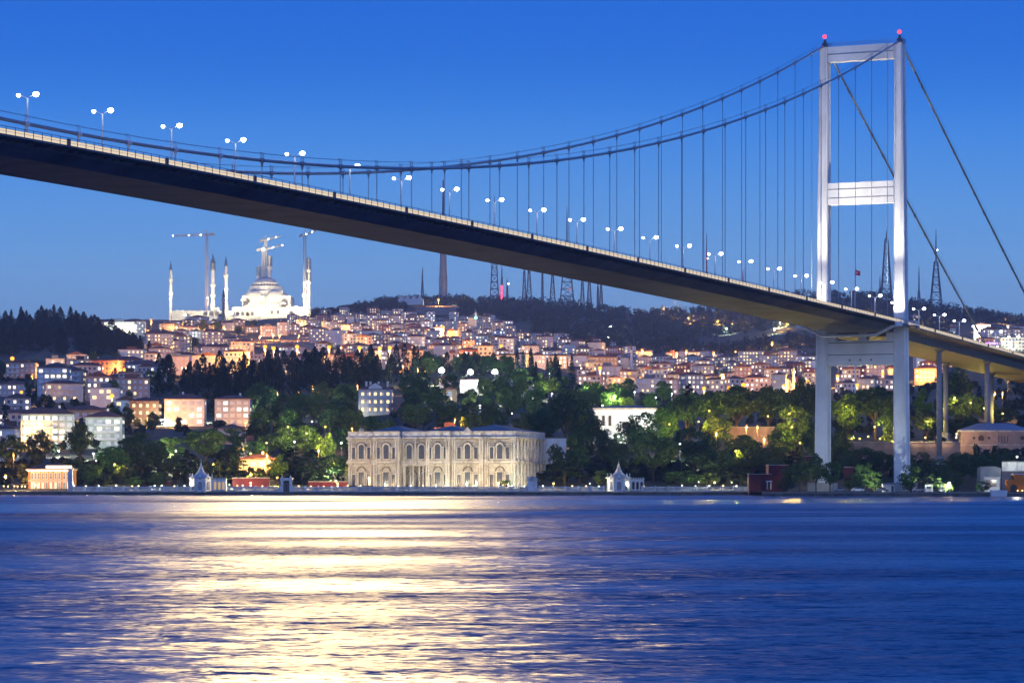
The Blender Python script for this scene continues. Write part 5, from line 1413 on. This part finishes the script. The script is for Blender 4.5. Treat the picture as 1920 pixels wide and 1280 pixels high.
q = MB(); q.lathe([(27, 0), (25, 9)], (mx(493), 55, mh(544)), 24); q.build('dome_shoulder', mstone, mosque)
q = MB(); q.lathe([(20.5, 0), (19.6, 10), (18.6, 10.4)], (mx(492), 55, mh(538)), 28); dr = q.build('drum', mstone, mosque)
for k in range(28):
    a = 2 * pi * k / 28
    if sin(a) > .3: continue
    q = MB(); q.bx(-.75, .75, -.2, .1, -2.2, 2.6); o = q.build('drum_window', mdark, dr); o.location = (mx(492) + 20.1 * cos(a), 55 + 20.1 * sin(a), mh(538) + 5); o.rotation_euler = (0, 0, a + pi / 2)
dome('main_dome', 492, 531.0, 18.8, 13.5, 55)
q = MB(); q.tube([(mx(492), 55, mh(531) + 13), (mx(492), 55, mh(531) + 19)], [.5, .15], 6); q.build('finial', mlead, mosque)
for u, y, r in ((474, 26, 13), (513, 26, 13), (466, 55, 12), (520, 55, 12)): dome('half_dome', u, 553, r, 9.5, y)
for u, r, v in ((456, 5, 563), (530, 5, 570), (541, 5, 576), (554, 5, 577), (565, 4, 579), (462, 6, 577), (445, 4, 578), (438, 4, 579), (405, 5, 580)): dome('small_dome', u, v, r, r * .8, 8, mstone, 12)
def march(u, v_base, w, h, y, parent=mosque, mt=mdark):
    q = MB(); q.prism(arch_mesh(w, h, 0), -.25, -.02); o = q.build('arch', mt, parent); o.location = (mx(u), y, mh(v_base)); return o
march(460, 575, 10.5, 14, 18); march(532, 575, 9.5, 13.5, 18)
for u in (478, 486, 508, 513, 518): march(u, 568, 1.4, 2.4, 18)
for u in (510, 522): march(u, 589, 4, 6, -5)
march(547, 593, 6.5, 8, -5); march(466, 594, 4, 6, -5)
mbx('courtyard_block', 322, 437, 582.5, 600, 10, 80)
mbx('lower_arcade', 375, 490, 593, 606, -14, 10)
for u in (383.5, 395, 406, 417): march(u, 592.6, 7.2, 7.5, 10)
for u in (437, 446.5, 455.5, 464.5, 473.5): march(u, 592, 5.2, 6.2, -5)
for k in range(20): march(402 + k * 4.4, 602, 1.6, 3.0, -14)
for k in range(9): dome('small_dome', 330 + k * 11, 582.5, 3.4, 2.2, 20, mlead, 10)
mbx('string_course', 322, 437, 582.1, 583.2, 9.2, 81)
mbx('string_course', 436, 579, 576.4, 577.6, -5.8, 112)
def minaret(u, vt, vb, w, y, cone=True, galleries=(), wrap=None):
    c = (mx(u), y, 0); r = w * KM / 2
    q = MB(); z0, z1 = mh(vb), mh(vt)
    zc = z1 - (16 if cone else 0)
    q.lathe([(r * 1.35, z0 - 8), (r * 1.35, z0 + 10), (r, z0 + 14), (r * .92, zc)], c, 14); mn = q.build('minaret', mstone, mosque, smooth=False)
    if cone:
        q = MB(); q.lathe([(r * 1.05, 0), (r * .9, 1.0), (.12, 16)], (c[0], c[1], zc), 14); q.build('minaret_cone', M('minaret_lead', (.10, .14, .22), .5, .1) if 'minaret_lead' not in bpy.data.materials else bpy.data.materials['minaret_lead'], mn)
    for g_ in galleries:
        q = MB(); q.lathe([(r * .95, -3), (r * 1.55, 0), (r * 1.6, 2.2), (r * .95, 2.3)], (c[0], c[1], mh(g_)), 14); q.build('gallery', mstone, mn)
    if wrap:
        q = MB()
        for k in range(7): q.lathe([(r * 1.25, 0), (r * 1.3, .5), (r * 1.0, .6)], (c[0], c[1], mh(wrap[1]) + k * (mh(wrap[0]) - mh(wrap[1])) / 6), 10)
        for k in range(6): a = k * pi / 3; q.tube([(c[0] + r * 1.3 * cos(a), c[1] + r * 1.3 * sin(a), mh(wrap[1])), (c[0] + r * 1.3 * cos(a), c[1] + r * 1.3 * sin(a), mh(wrap[0]))], .3, 4)
        q.build('scaffold', steel_dark, mn, kind='stuff')
minaret(316, 484, 597, 5.6, 30, True, (523, 548))
minaret(390.5, 467, 578, 7.2, 70, True, (530, 549), (482, 500))
minaret(422.5, 478, 585, 6.4, 10, True, (517, 542))
minaret(475.5, 490, 560, 6.4, 95, False, (512,), (492, 510))
minaret(496, 471, 560, 7.4, 95, False, (494,), (473, 492))
minaret(579, 483, 598, 6.4, 0, False, (508, 530), (486, 528))
# tower cranes over the building site
cr_mat = M('crane_steel', (.45, .30, .24), .6, .1); cr_pale = M('crane_steel_pale', (.36, .33, .28), .6, .1)
em_site = E('site_flood', (1.0, .96, .82), 30.0, False)
em_dot = E('crane_dot', (.95, .97, 1.0), 60.0)
def lattice(q, p0, p1, w0, w1, n_, r, diag=True):
    p0, p1 = Vector(p0), Vector(p1); d = (p1 - p0).normalized()
    a = Vector((0, 1, 0)) if abs(d.y) < .9 else Vector((1, 0, 0)); x = d.cross(a).normalized(); y = x.cross(d).normalized()
    def c(i, k):
        t = i / n_; w = w0 + (w1 - w0) * t; sx, sy = ((-1, -1), (1, -1), (1, 1), (-1, 1))[k % 4]
        return p0 + (p1 - p0) * t + x * sx * w / 2 + y * sy * w / 2
    for k in range(4): q.tube([c(0, k), c(n_, k)], r, 4)
    for i in range(n_):
        for k in range(4):
            if diag: q.tube([c(i, k), c(i + 1, k + 1)], r * .6, 3, caps=False)
            q.tube([c(i, k), c(i, k + 1)], r * .6, 3, caps=False)
def crane(u, vt, vb, jib, back, y, label, mt, w=3.4, lamps=()):
    b = Vector((mz.x + mx(u), YM + y, mz.z + mh(vb)))
    e = thing('tower_crane', b, label, 'crane', 'tower cranes at the mosque'); h = mh(vt) - mh(vb)
    q = MB(); lattice(q, (0, 0, 0), (0, 0, h), w, w, 16, .42); q.build('mast', mt, e)
    ju, jv = jib; ju, jv = (ju - u) * KM, mh(jv) - mh(vb)
    q = MB(); lattice(q, (0, 0, h), (ju, -4, jv), 2.2, 1.2, 12, .32); q.build('jib', mt, e)
    q = MB(); lattice(q, (0, 0, h), ((back[0] - u) * KM, 2, mh(back[1]) - mh(vb)), 2.2, 2.2, 4, .34); q.box(((back[0] - u) * KM, 2, mh(back[1]) - mh(vb) - 1.4), (3.4, 2.4, 3.4)); q.build('counter_jib', mt, e)
    q = MB(); q.tube([(0, 0, h), (0, 0, h + 7)], .5, 4); q.tube([(0, 0, h + 7), (ju * .6, -2, h + (jv - h) * .6)], .2, 3); q.tube([(0, 0, h + 7), ((back[0] - u) * KM * .8, 1, h)], .2, 3); q.build('tower_head', mt, e)
    q = MB(); q.box((1.6 * (1 if ju > 0 else -1), -1.8, h - 1.2), (2.6, 2.4, 2.8)); q.build('cab', cr_pale, e)
    for t in lamps: q = MB(); q.ico((ju * t, -4 * t, h + (jv - h) * t + .4), .9 if t < .9 else 1.0); q.build('jib_lamp', em_dot, e)
crane(382.5, 436, 578, (318, 438.5), (395, 434), 40, 'red-brown tower crane with long jib pointing left beside the mosque', cr_mat, lamps=(.18, .52, .98))
crane(488, 440, 525, (518, 432), (478, 440), 100, 'taller tower crane behind the mosque dome', cr_pale, lamps=(.15, .65))
crane(484, 459, 525, (521, 451), (473, 458), 96, 'lower pale tower crane behind the mosque dome', cr_pale, 4.2, lamps=(.05, .5, .98))
crane(571.5, 441, 592, (600, 430), (563, 441), -2, 'pale tower crane beside the right mosque minaret', cr_pale, 3.8, lamps=(.1, .5, .95))
def flood(u, v, y, rad, label, em=em_site, pw=1.0):
    p = P(u, v, YM); p.y = YM + y
    e = thing('site_floodlight', p, label, 'floodlight', 'floodlights of the mosque building site')
    q = MB(); q.tube([(0, .8, -6), (0, .8, 0)], .3, 5); q.build('pole', steel_dark, e)
    q = MB(); q.ico((0, 0, 0), rad); q.build('lamp', em, e)
    glow(e, 0, 1700 * pw * rad * rad, (1, .82, .46), -rad - 10, (0, 1, .15), 150)
em_site2 = E('site_flood_bright', (1, .95, .78), 40.0, False)
flood(571, 555, -9, 2.6, 'dazzling middle floodlight by the right minaret', em_site2); flood(572, 532, -9, 1.6, 'upper floodlight by the right minaret'); flood(575, 576, -12, 2.8, 'lowest dazzling floodlight by the right minaret', em_site2)
flood(493, 560, -14, 2.4, 'floodlight in front of the mosque dome', E('dome_flood', (1.0, .84, .45), 30.0, False)); flood(470, 572, -16, 1.8, 'floodlight left of the mosque dome'); flood(520, 574, -18, 2.0, 'floodlight at the right of the prayer hall', em_site2)
flood(540, 585, -30, 1.8, 'floodlight before the mosque platform', em_site2); flood(484, 459, 88, 2.0, 'lamp on the lower crane behind the dome'); flood(385, 556, 32, 1.0, 'small lamp on the red-brown crane mast'); flood(350, 592, -20, 1.5, 'floodlight before the courtyard block', em_site2, 3); flood(440, 590, -40, 1.8, 'floodlight before the mosque arcade', em_site2, 3)
flood(318, 560, 10, 1.2, 'floodlight at the leftmost minaret', em_site2, 7); flood(425, 560, -8, 1.2, 'floodlight at the third minaret', em_site2, 7); flood(394, 568, 50, 1.2, 'floodlight at the second minaret', em_site2, 7)

# small mosques in the town
def small_mosque(u, vt, vb, Y, label, lit=None, domed=True, w=1.5):
    p = P(u, vb, Y); k = Y / F; h = (vb - vt) * k
    e = thing('small_mosque', p, label, 'mosque')
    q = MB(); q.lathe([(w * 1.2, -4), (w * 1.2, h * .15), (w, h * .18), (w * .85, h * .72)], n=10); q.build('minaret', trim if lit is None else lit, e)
    q = MB(); q.lathe([(w * .85, h * .55), (w * 1.6, h * .6), (w * 1.6, h * .63), (w * .85, h * .635)], n=10); q.build('gallery', trim, e)
    q = MB(); q.lathe([(w * .95, h * .72), (.05, h)], n=10); q.build('cone', lead, e)
    if domed:
        q = MB(); q.bx(-9, -1.8, 2, 10, -3, 6); q.build('hall', wallm['cream'], e)
        q = MB(); q.lathe([(3.6 * cos(a), 3.2 * sin(a)) for a in [pi / 2 * j / 6 * .99 for j in range(7)]], (-5.4, 6, 6), 14); q.build('dome', lead, e, smooth=True)
small_mosque(892, 577, 606, 3300, 'slender minaret with green lit gallery near the ridge', trim, True)
q = MB(); pp = P(892, 597, 3298); q.lathe([(1.6, 0), (1.7, 1.6)], n=10); o = thing('green_light_ring', pp, 'green light ring on the slender ridge minaret', 'light'); q.build('ring', E('green_ring', (.15, 1.0, .55), 8.0), o); q = MB(); q.lathe([(1.2, .2), (1.5, .2), (1.5, .1)], n=10); q.build('bracket', steel_dark, o)
small_mosque(1184, 645, 684, 2480, 'white town minaret with grey dome in the right town', None, True, 1.3)
small_mosque(1488, 676, 728, 1960, 'thin grey minaret beside the far tower leg', None, True, .9)
small_mosque(419, 538, 600, 4300, 'small orange-lit minaret in front of the large mosque', wallm['ochre'], True, 2.2)  # orange light on this minaret is put into its ochre wall colour
# flagpole on the right hill
pp = P(1603, 556, 1500); 
e = thing('flagpole', (pp.x, pp.y, ground(1603, 1500).z), 'red flag on a tall white pole seen between the tower legs', 'flag')
zt = P(1603, 505, 1500).z - e.location.z
q = MB(); q.tube([(0, 0, 0), (0, 0, zt)], [.35, .14], 6); q.build('pole', steel_pole, e)
q = MB(); vs_ = []; nx = 8
for i in range(nx + 1):
    for j in range(2):
        t = i / nx; vs_.append((.1 + 2.6 * t, .25 * sin(t * 6) + .05, zt - .2 - j * 2.6 - t * .7 + (.25 * t if j else 0)))
q.add(vs_, [(i * 2, i * 2 + 1, i * 2 + 3, i * 2 + 2) for i in range(nx)])
fl = q.build('flag', M('flag_red', (.62, .02, .04), .8, .05), e)
md = fl.modifiers.new('thickness', 'SOLIDIFY'); md.thickness = .03
q = MB(); q.lathe([(.02, 0), (.42, 0)], n=14); o = q.build('white_moon', trim, fl); o.location = (1.0, -.28, zt - 1.7); o.rotation_euler = (radians(90), 0, 0)
# ------------------------------------------------------------------ masts on the skyline
mast_m = M('mast_steel', (.07, .075, .10), .6, .1); mast_r = M('mast_red', (.35, .07, .07), .6, .1); mast_c = M('mast_concrete', (.30, .26, .25), .85, .1, .05)
MG = 'lattice masts on the skyline'
def mast(u, vt, vb, w, label, spire=.3, Y=4480, red=False, lamp=False):
    k = Y / F; p = P(u, vb, Y); h = (vb - vt) * k; hl = h * (1 - spire)
    e = thing('lattice_mast', p, label, 'mast', MG)
    q = MB(); lattice(q, (0, 0, -12), (0, 0, hl), w * k, max(1.3, w * k * .22), max(6, int(hl / 9)), .8); q.build('lattice_body', mast_m, e)
    q = MB(); q.tube([(0, 0, hl - 1), (0, 0, h - (h - hl) * .45), (0, 0, h)], [1.3, 1.0, .3], 6); q.build('antenna_spire', mast_r if red else mast_m, e)
    q = MB(); q.box((0, 0, hl), (3.2, 3.2, .9)); q.build('platform', mast_m, e)
    if lamp: q = MB(); q.ico((2.0, 0, hl + (h - hl) * .35), 1.1); q.build('warning_lamp', E('mast_lamp', (1, .55, .45), 45.0) if 'mast_lamp' not in bpy.data.materials else bpy.data.materials['mast_lamp'], e)
    return e
mast(792, 501, 560, 6, 'small lattice mast left of the concrete mast', .45)
mast(927, 366, 566, 18, 'tall lattice mast rising behind the deck, first right of the concrete mast', .42)
mast(941, 497, 566, 5, 'thin mast with glowing red shaft', .35)
q = MB(); pp = P(941, 562, 4470); q.tube([(0, 0, 0), (0, 0, 22)], 1.5, 8); o = thing('red_light_column', pp, 'glowing red light column on the thin mast', 'light'); q.build('tube', E('red_column', (1, .06, .14), 4.0), o); q = MB(); q.box((0, 0, -1), (4, 4, 2)); q.build('base', mast_m, o)
mast(951, 520, 566, 4, 'short thin mast right of the red glowing mast', .4, lamp=True)
mast(983, 484, 568, 9, 'left one of the close pair of lattice masts under the deck', .3)
mast(992, 478, 568, 12, 'right one of the close pair of lattice masts under the deck', .3)
mast(1017, 490, 566, 4, 'very thin mast between the pair and the medium mast', .3)
mast(1036, 496, 566, 12, 'medium lattice mast left of the widest mast', .25)
w_m = mast(1063, 388, 566, 28, 'widest lattice mast with a white dish', .42)
q = MB(); q.lathe([(.1, 0), (2.4, .5), (3.6, 1.3)], n=16); o = q.build('dish', trim, w_m); o.location = (4, -12, 18); o.rotation_euler = (radians(90), 0, 0)
mast(1092, 500, 564, 8, 'first lattice mast right of the widest mast', .3)
mast(1105, 505, 564, 9, 'second lattice mast right of the widest mast', .25)
mast(1121, 530, 563, 3, 'short thin mast left of the rightmost one under the deck', .3)
mast(1127, 512, 563, 6, 'rightmost lattice mast under the deck', .3)
mast(1325, 436, 585, 12, 'lattice mast above the deck right of centre with red tip', .5, red=True, lamp=True)
mast(1393, 505, 580, 6, 'short mast behind the deck lamps', .4, red=True)
mast(1650, 516, 566, 3, 'thin mast left of the big lattice mast between the tower legs', .5)
mast(1662, 432, 566, 22, 'big lattice mast seen left of the near tower leg', .12)
mast(1723, 498, 578, 9, 'short spired mast right of the near tower leg', .6)
mast(1755, 429, 590, 26, 'tall slender lattice mast right of the near tower leg with red lamp', .38, lamp=True)
p = P(831, 560, 4480); k = 4480 / F
e = thing('concrete_mast', p, 'tall tapering concrete broadcasting tower with red and white tip', 'tower')
q = MB(); q.lathe([(6.6, -10), (6.2, 20), (5.0, 60), (3.6, 108)], n=20); q.build('shaft', mast_c, e, smooth=True)
for z in (27, 31.5): q = MB(); q.lathe([(5.8, 0), (7.2, .3), (7.2, 1.2), (5.8, 1.4)], (0, 0, z), 20); q.build('ring_gallery', mast_c, e)
for i in range(6): q = MB(); q.lathe([(2.1 - .2 * i, 0), (2.0 - .2 * i, 12)], (0, 0, 108 + 12 * i), 10); q.build('tip_section', mast_r if i > 3 else mast_m, e)
q = MB(); q.bx(-9, 9, -9, 9, -9, 4); q.build('base_building', mast_c, e)
# white lit pavilions on the ridge and hill lodge
p = P(770, 566, 4300)
e = thing('ridge_pavilion', p, 'row of floodlit white gabled roofs on the ridge', 'pavilion')
for i in range(4):
    q = MB(); q.prism([(-18 + i * 9, -4), (-9 + i * 9, -4), (-9 + i * 9, 4), (-13.5 + i * 9, 10), (-18 + i * 9, 4)], 0, 14); q.build('gable_unit', trim, e)
# bare earth fields
bare = M('bare_earth', (.20, .14, .10), .95, .25, .03)
def field(u0, u1, v0, v1, label, mt=bare, skew=0):
    m_ = MB(); nu, nv = 14, 6; rr = random.Random(u0)
    for j in range(nv + 1):
        for i in range(nu + 1):
            v = v1 + (v0 - v1) * j / nv; sh_ = (1 - (2 * i / nu - 1) ** 2) ** .5 if 0 < i < nu else .25
            v = (v0 + v1) / 2 + (v - (v0 + v1) / 2) * sh_
            u = u0 + (u1 - u0) * i / nu + skew * j / nv
            p = on(u, v); p.z += 1.2; m_.v.append(tuple(p))
    for j in range(nv):
        for i in range(nu): m_.f.append((j * (nu + 1) + i, j * (nu + 1) + i + 1, (j + 1) * (nu + 1) + i + 1, (j + 1) * (nu + 1) + i)); m_.m.append(0)
    m_.build('bare_field', mt, kind='structure', smooth=True)
field(470, 640, 628, 662, 'bare hill field')
field(780, 880, 574, 592, 'bare slope below the concrete mast')
field(60, 330, 668, 684, 'grass strip', M('grass_strip', (.06, .085, .035), .95, .3, .05))
# ------------------------------------------------------------------ street lamps on the far shore
SL = 'street lamps on the far shore'
PROTO_L = {}
def street_lamp(u, v, h=8.0, Y=None, em=None, r=.55, label=None, one='orange street lamp', many='orange street lamps'):
    """lamp whose head is seen at (u, v); stands on the ground h metres below"""
    em = em or em_orange
    if Y is None:
        Y = 1110.0
        while Y < 4500 and gv(u, Y) - h * F / Y > v: Y += 8.0
    p = P(u, v, Y); key = (em.name, r)
    e = thing('street_lamp', (p.x, p.y, p.z - h), label, 'street lamp', SL)
    if key not in PROTO_L:
        q = MB(); q.tube([(0, .5, -2), (0, .5, h - .3), (0, .1, h + .35)], [.12, .09, .06], 5)
        g_ = MB(); g_.ico((0, 0, 0), r)
        PROTO_L[key] = (q.mesh('lamp_pole', steel_dark), g_.mesh('lamp_head', em))
    a, b = PROTO_L[key]
    o = bpy.data.objects.new('pole', a); COL.objects.link(o); o.parent = e; o.scale = (1, 1, h / 8.0)
    o = bpy.data.objects.new('lamp_head', b); COL.objects.link(o); o.parent = e; o.location = (0, 0, h)
    big = Y > 1800
    c = {'sodium_lamp': (1, .46, .09), 'sodium_lamp_soft': (1, .47, .10), 'street_white': (.92, 1, .85), 'yellow_uplight': (1, .74, .14)}[em.name]
    w_ = 16000 * (r / .95) if big else {'street_white': 2300, 'yellow_uplight': 700}.get(em.name, 2800)
    glow(e, h - r - .35, w_, c, 0, UPHILL if h > 3 else None, 168)
    if label is None: pend(e, one, many, u, v)
em_or2 = E('sodium_lamp_soft', (1.0, .40, .06), 3.0, False)
em_wh2 = E('street_white', (.95, 1.0, .92), 30.0, False)
em_yel = E('yellow_uplight', (1.0, .76, .14), 7.0, False)
BIG = {(148, 597), (23, 672), (147, 676), (283, 600), (497, 650), (513, 653), (557, 650), (617, 651), (674, 652), (731, 652), (712, 653), (940, 648), (1204, 656), (1287, 658), (1338, 661), (1448, 642), (1394, 722), (374, 657), (393, 651), (420, 612), (830, 612), (1125, 690)}
for u, v in ((148, 597), (23, 672), (147, 676), (283, 600), (233, 693), (347, 698), (343, 606), (374, 603), (374, 657), (393, 651), (341, 662), (420, 612), (442, 606), (433, 652), (497, 650), (513, 653), (557, 650), (617, 651), (674, 652), (712, 653), (731, 652),
             (940, 648), (1204, 656), (1287, 658), (1338, 661), (1379, 658), (1448, 642), (1492, 635), (1394, 722), (1367, 727), (823, 604), (830, 612), (665, 618), (690, 640), (800, 622), (817, 635), (700, 612), (1110, 682), (1125, 690), (1180, 700), (1200, 708), (1245, 672), (1262, 678), (1345, 690), (1350, 705),
             (1560 + 10, 705), (1655, 700), (1607, 722), (1668, 690), (1720, 700), (1745, 690), (600, 645), (640, 650), (780, 655), (870, 650), (930, 690 - 30), (1010, 668), (1050, 676), (1150, 715), (1235, 720), (1300, 700), (1320, 728), (1430, 712), (1470, 722), (1515, 715), (545, 608), (512, 626), (330, 612), (357, 611), (400, 611), (455, 614), (575, 612), (590, 622), (524, 628), (310, 618), (487, 630), (560, 628), (472, 636), (300, 690), (110, 715), (60, 705), (180, 722), (210, 742), (40, 735)):
    if (u, v) in BIG:
        Yb = 1950.0 if 480 < u < 740 and v < 660 else None
        hb = 12.0 if Yb is None else (gv(u, Yb) - v) * Yb / F
        street_lamp(u, v, hb, Yb, r=1.5)
    else: street_lamp(u, v, r=R.choice((.75, .95, 1.25)))
for u, v in ((1220, 577), (1245, 576), (1266, 566), (1240, 588), (1300, 592), (1320, 596), (1365, 592), (1372, 606), (1400, 604), (1420, 598), (1440, 590), (1460, 612), (1475, 606), (1345, 600), (1500, 590), (1290, 596), (1270, 598), (1620, 590), (1640, 585), (1770, 600), (1885, 598), (1850, 608), (1895, 640), (1905, 630), (1830, 612), (1760, 622), (1720, 610)):
    street_lamp(u, v, r=.9, em=em_or2, one='distant orange hill lamp', many='distant orange hill lamps')
for u, v in ((1140, 632), (1145, 612), (1452, 616), (1463, 605), (860, 562), (1362, 616), (1890, 612), (1850, 622), (1870, 650), (1900, 655)):
    street_lamp(u, v, r=.9, em=em_wh2, one='distant white hill lamp', many='distant white hill lamps')
street_lamp(822, 562, r=2.2, Y=4300, em=em_orange, label='big orange lamp on the ridge at the concrete mast')
street_lamp(253, 612, r=1.6, Y=2960, em=em_wh2, label='dazzling white lamp on the ridge beside the hilltop wood')
# nearer lamps among the trees, some garden lamps added to light the foliage
for u, v, Y in ((420, 811, 1290), (490, 803, 1300), (447, 841, 1130), (456, 841, 1131), (597, 841, 1150), (660, 802, 1250), (853, 785, 1262), (756, 685, 1660), (783, 690, 1640), (797, 696, 1620), (586, 724, 1520), (520, 735, 1490), (560, 735, 1480), (670, 722, 1480), (770, 718, 1560), (1890, 715, 1330), (1880, 735, 1310), (1815, 720, 1330), (1865, 735, 1300),
                (1420, 798, 1190), (1400, 797, 1196), (1343, 809, 1180), (1433, 820, 1165), (470, 886, 1105), (60, 806, 1235), (170, 785, 1300), (118, 788, 1330), (276, 782, 1375), (330, 792, 1370), (460, 790, 1370), (10, 890, 1110), (25, 850, 1150), (500, 850, 1140), (1010, 800, 1225), (1085, 800, 1240), (60, 880, 1120), (240, 850, 1150)):
    street_lamp(u, v, 7.0, Y, em=em_orange, r=.34)
for u, v, Y in ((386, 778, 1405), (303, 787, 1385), (552, 828, 1180), (612, 885, 1108), (655, 822, 1118), (960, 775, 1330), (900, 722, 1560), (1000, 722, 1560), (1035, 738, 1545), (1060, 740, 1540), (1150, 742, 1450), (1230, 745, 1440), (1240, 790, 1260), (1160, 818, 1262), (1200, 818, 1262), (1300, 838, 1150), (1275, 832, 1160), (1090, 690, 1750), (1030, 700, 1700), (1780, 905, 996), (1600, 905, 1020), (480, 770, 1420), (545, 765, 1440), (620, 770, 1400), (640, 830, 1180), (585, 790, 1290), (760, 760, 1420), (830, 755, 1440), (900, 760, 1400), (940, 745, 1480), (1110, 735, 1560), (1190, 735, 1560), (1260, 738, 1520), (1130, 760, 1330), (330, 845, 1150), (280, 840, 1160), (175, 850, 1190), (110, 845, 1205), (210, 842, 1200)):
    street_lamp(u, v, 6.0, Y, em=em_wh2, r=.30, one='white garden lamp', many='white garden lamps')
for u, v, Y in ((1612, 822, 1150), (1628, 818, 1165), (1650, 822, 1152), (1668, 818, 1160), (1678, 820, 1150), (1640, 800, 1190), (1590, 825, 1150), (520, 895, 1102), (1255, 795, 1200), (1485, 800, 1150), (1380, 845, 1118), (1390, 770, 1230), (540, 800, 1190), (575, 812, 1188), (610, 800, 1190), (1590, 760, 1215), (1820, 755, 1270), (1845, 765, 1270), (1310, 790, 1190), (1480, 775, 1180), (500, 830, 1160), (470, 850, 1130), (1500, 830, 1120), (1440, 780, 1190), (1370, 760, 1230), (1330, 770, 1215), (1740, 790, 1185), (1790, 745, 1285), (1880, 775, 1240), (640, 860, 1118), (400, 870, 1112), (215, 870, 1112)):
    street_lamp(u, v, 2.5, Y, em=em_yel, r=.36, one='yellow garden light', many='yellow garden lights')
for u, v in ((1703, 820), (1735, 820), (1757, 820), (1793, 820), (1793.6, 813), (1597, 822)): globe(u, v, 1139, True, r=.36, group='lamps on the terrace wall', post=2.6)
flush_labels()
# ------------------------------------------------------------------ air
def haze():
    m = bpy.data.materials.new('haze_air'); m.use_nodes = True
    nt = m.node_tree; nt.nodes.clear()
    o = nt.nodes.new('ShaderNodeOutputMaterial'); v = nt.nodes.new('ShaderNodeVolumePrincipled')
    v.inputs['Color'].default_value = (0.80, 0.86, 0.95, 1); v.inputs['Density'].default_value = HAZE
    v.inputs['Anisotropy'].default_value = 0.2
    nt.links.new(v.outputs[0], o.inputs['Volume'])
    q = MB(); q.bx(-4000, 4000, -3500, 9500, -2500, 560)
    q.build('haze', m, kind='stuff')
HAZE = 0.00007
haze()
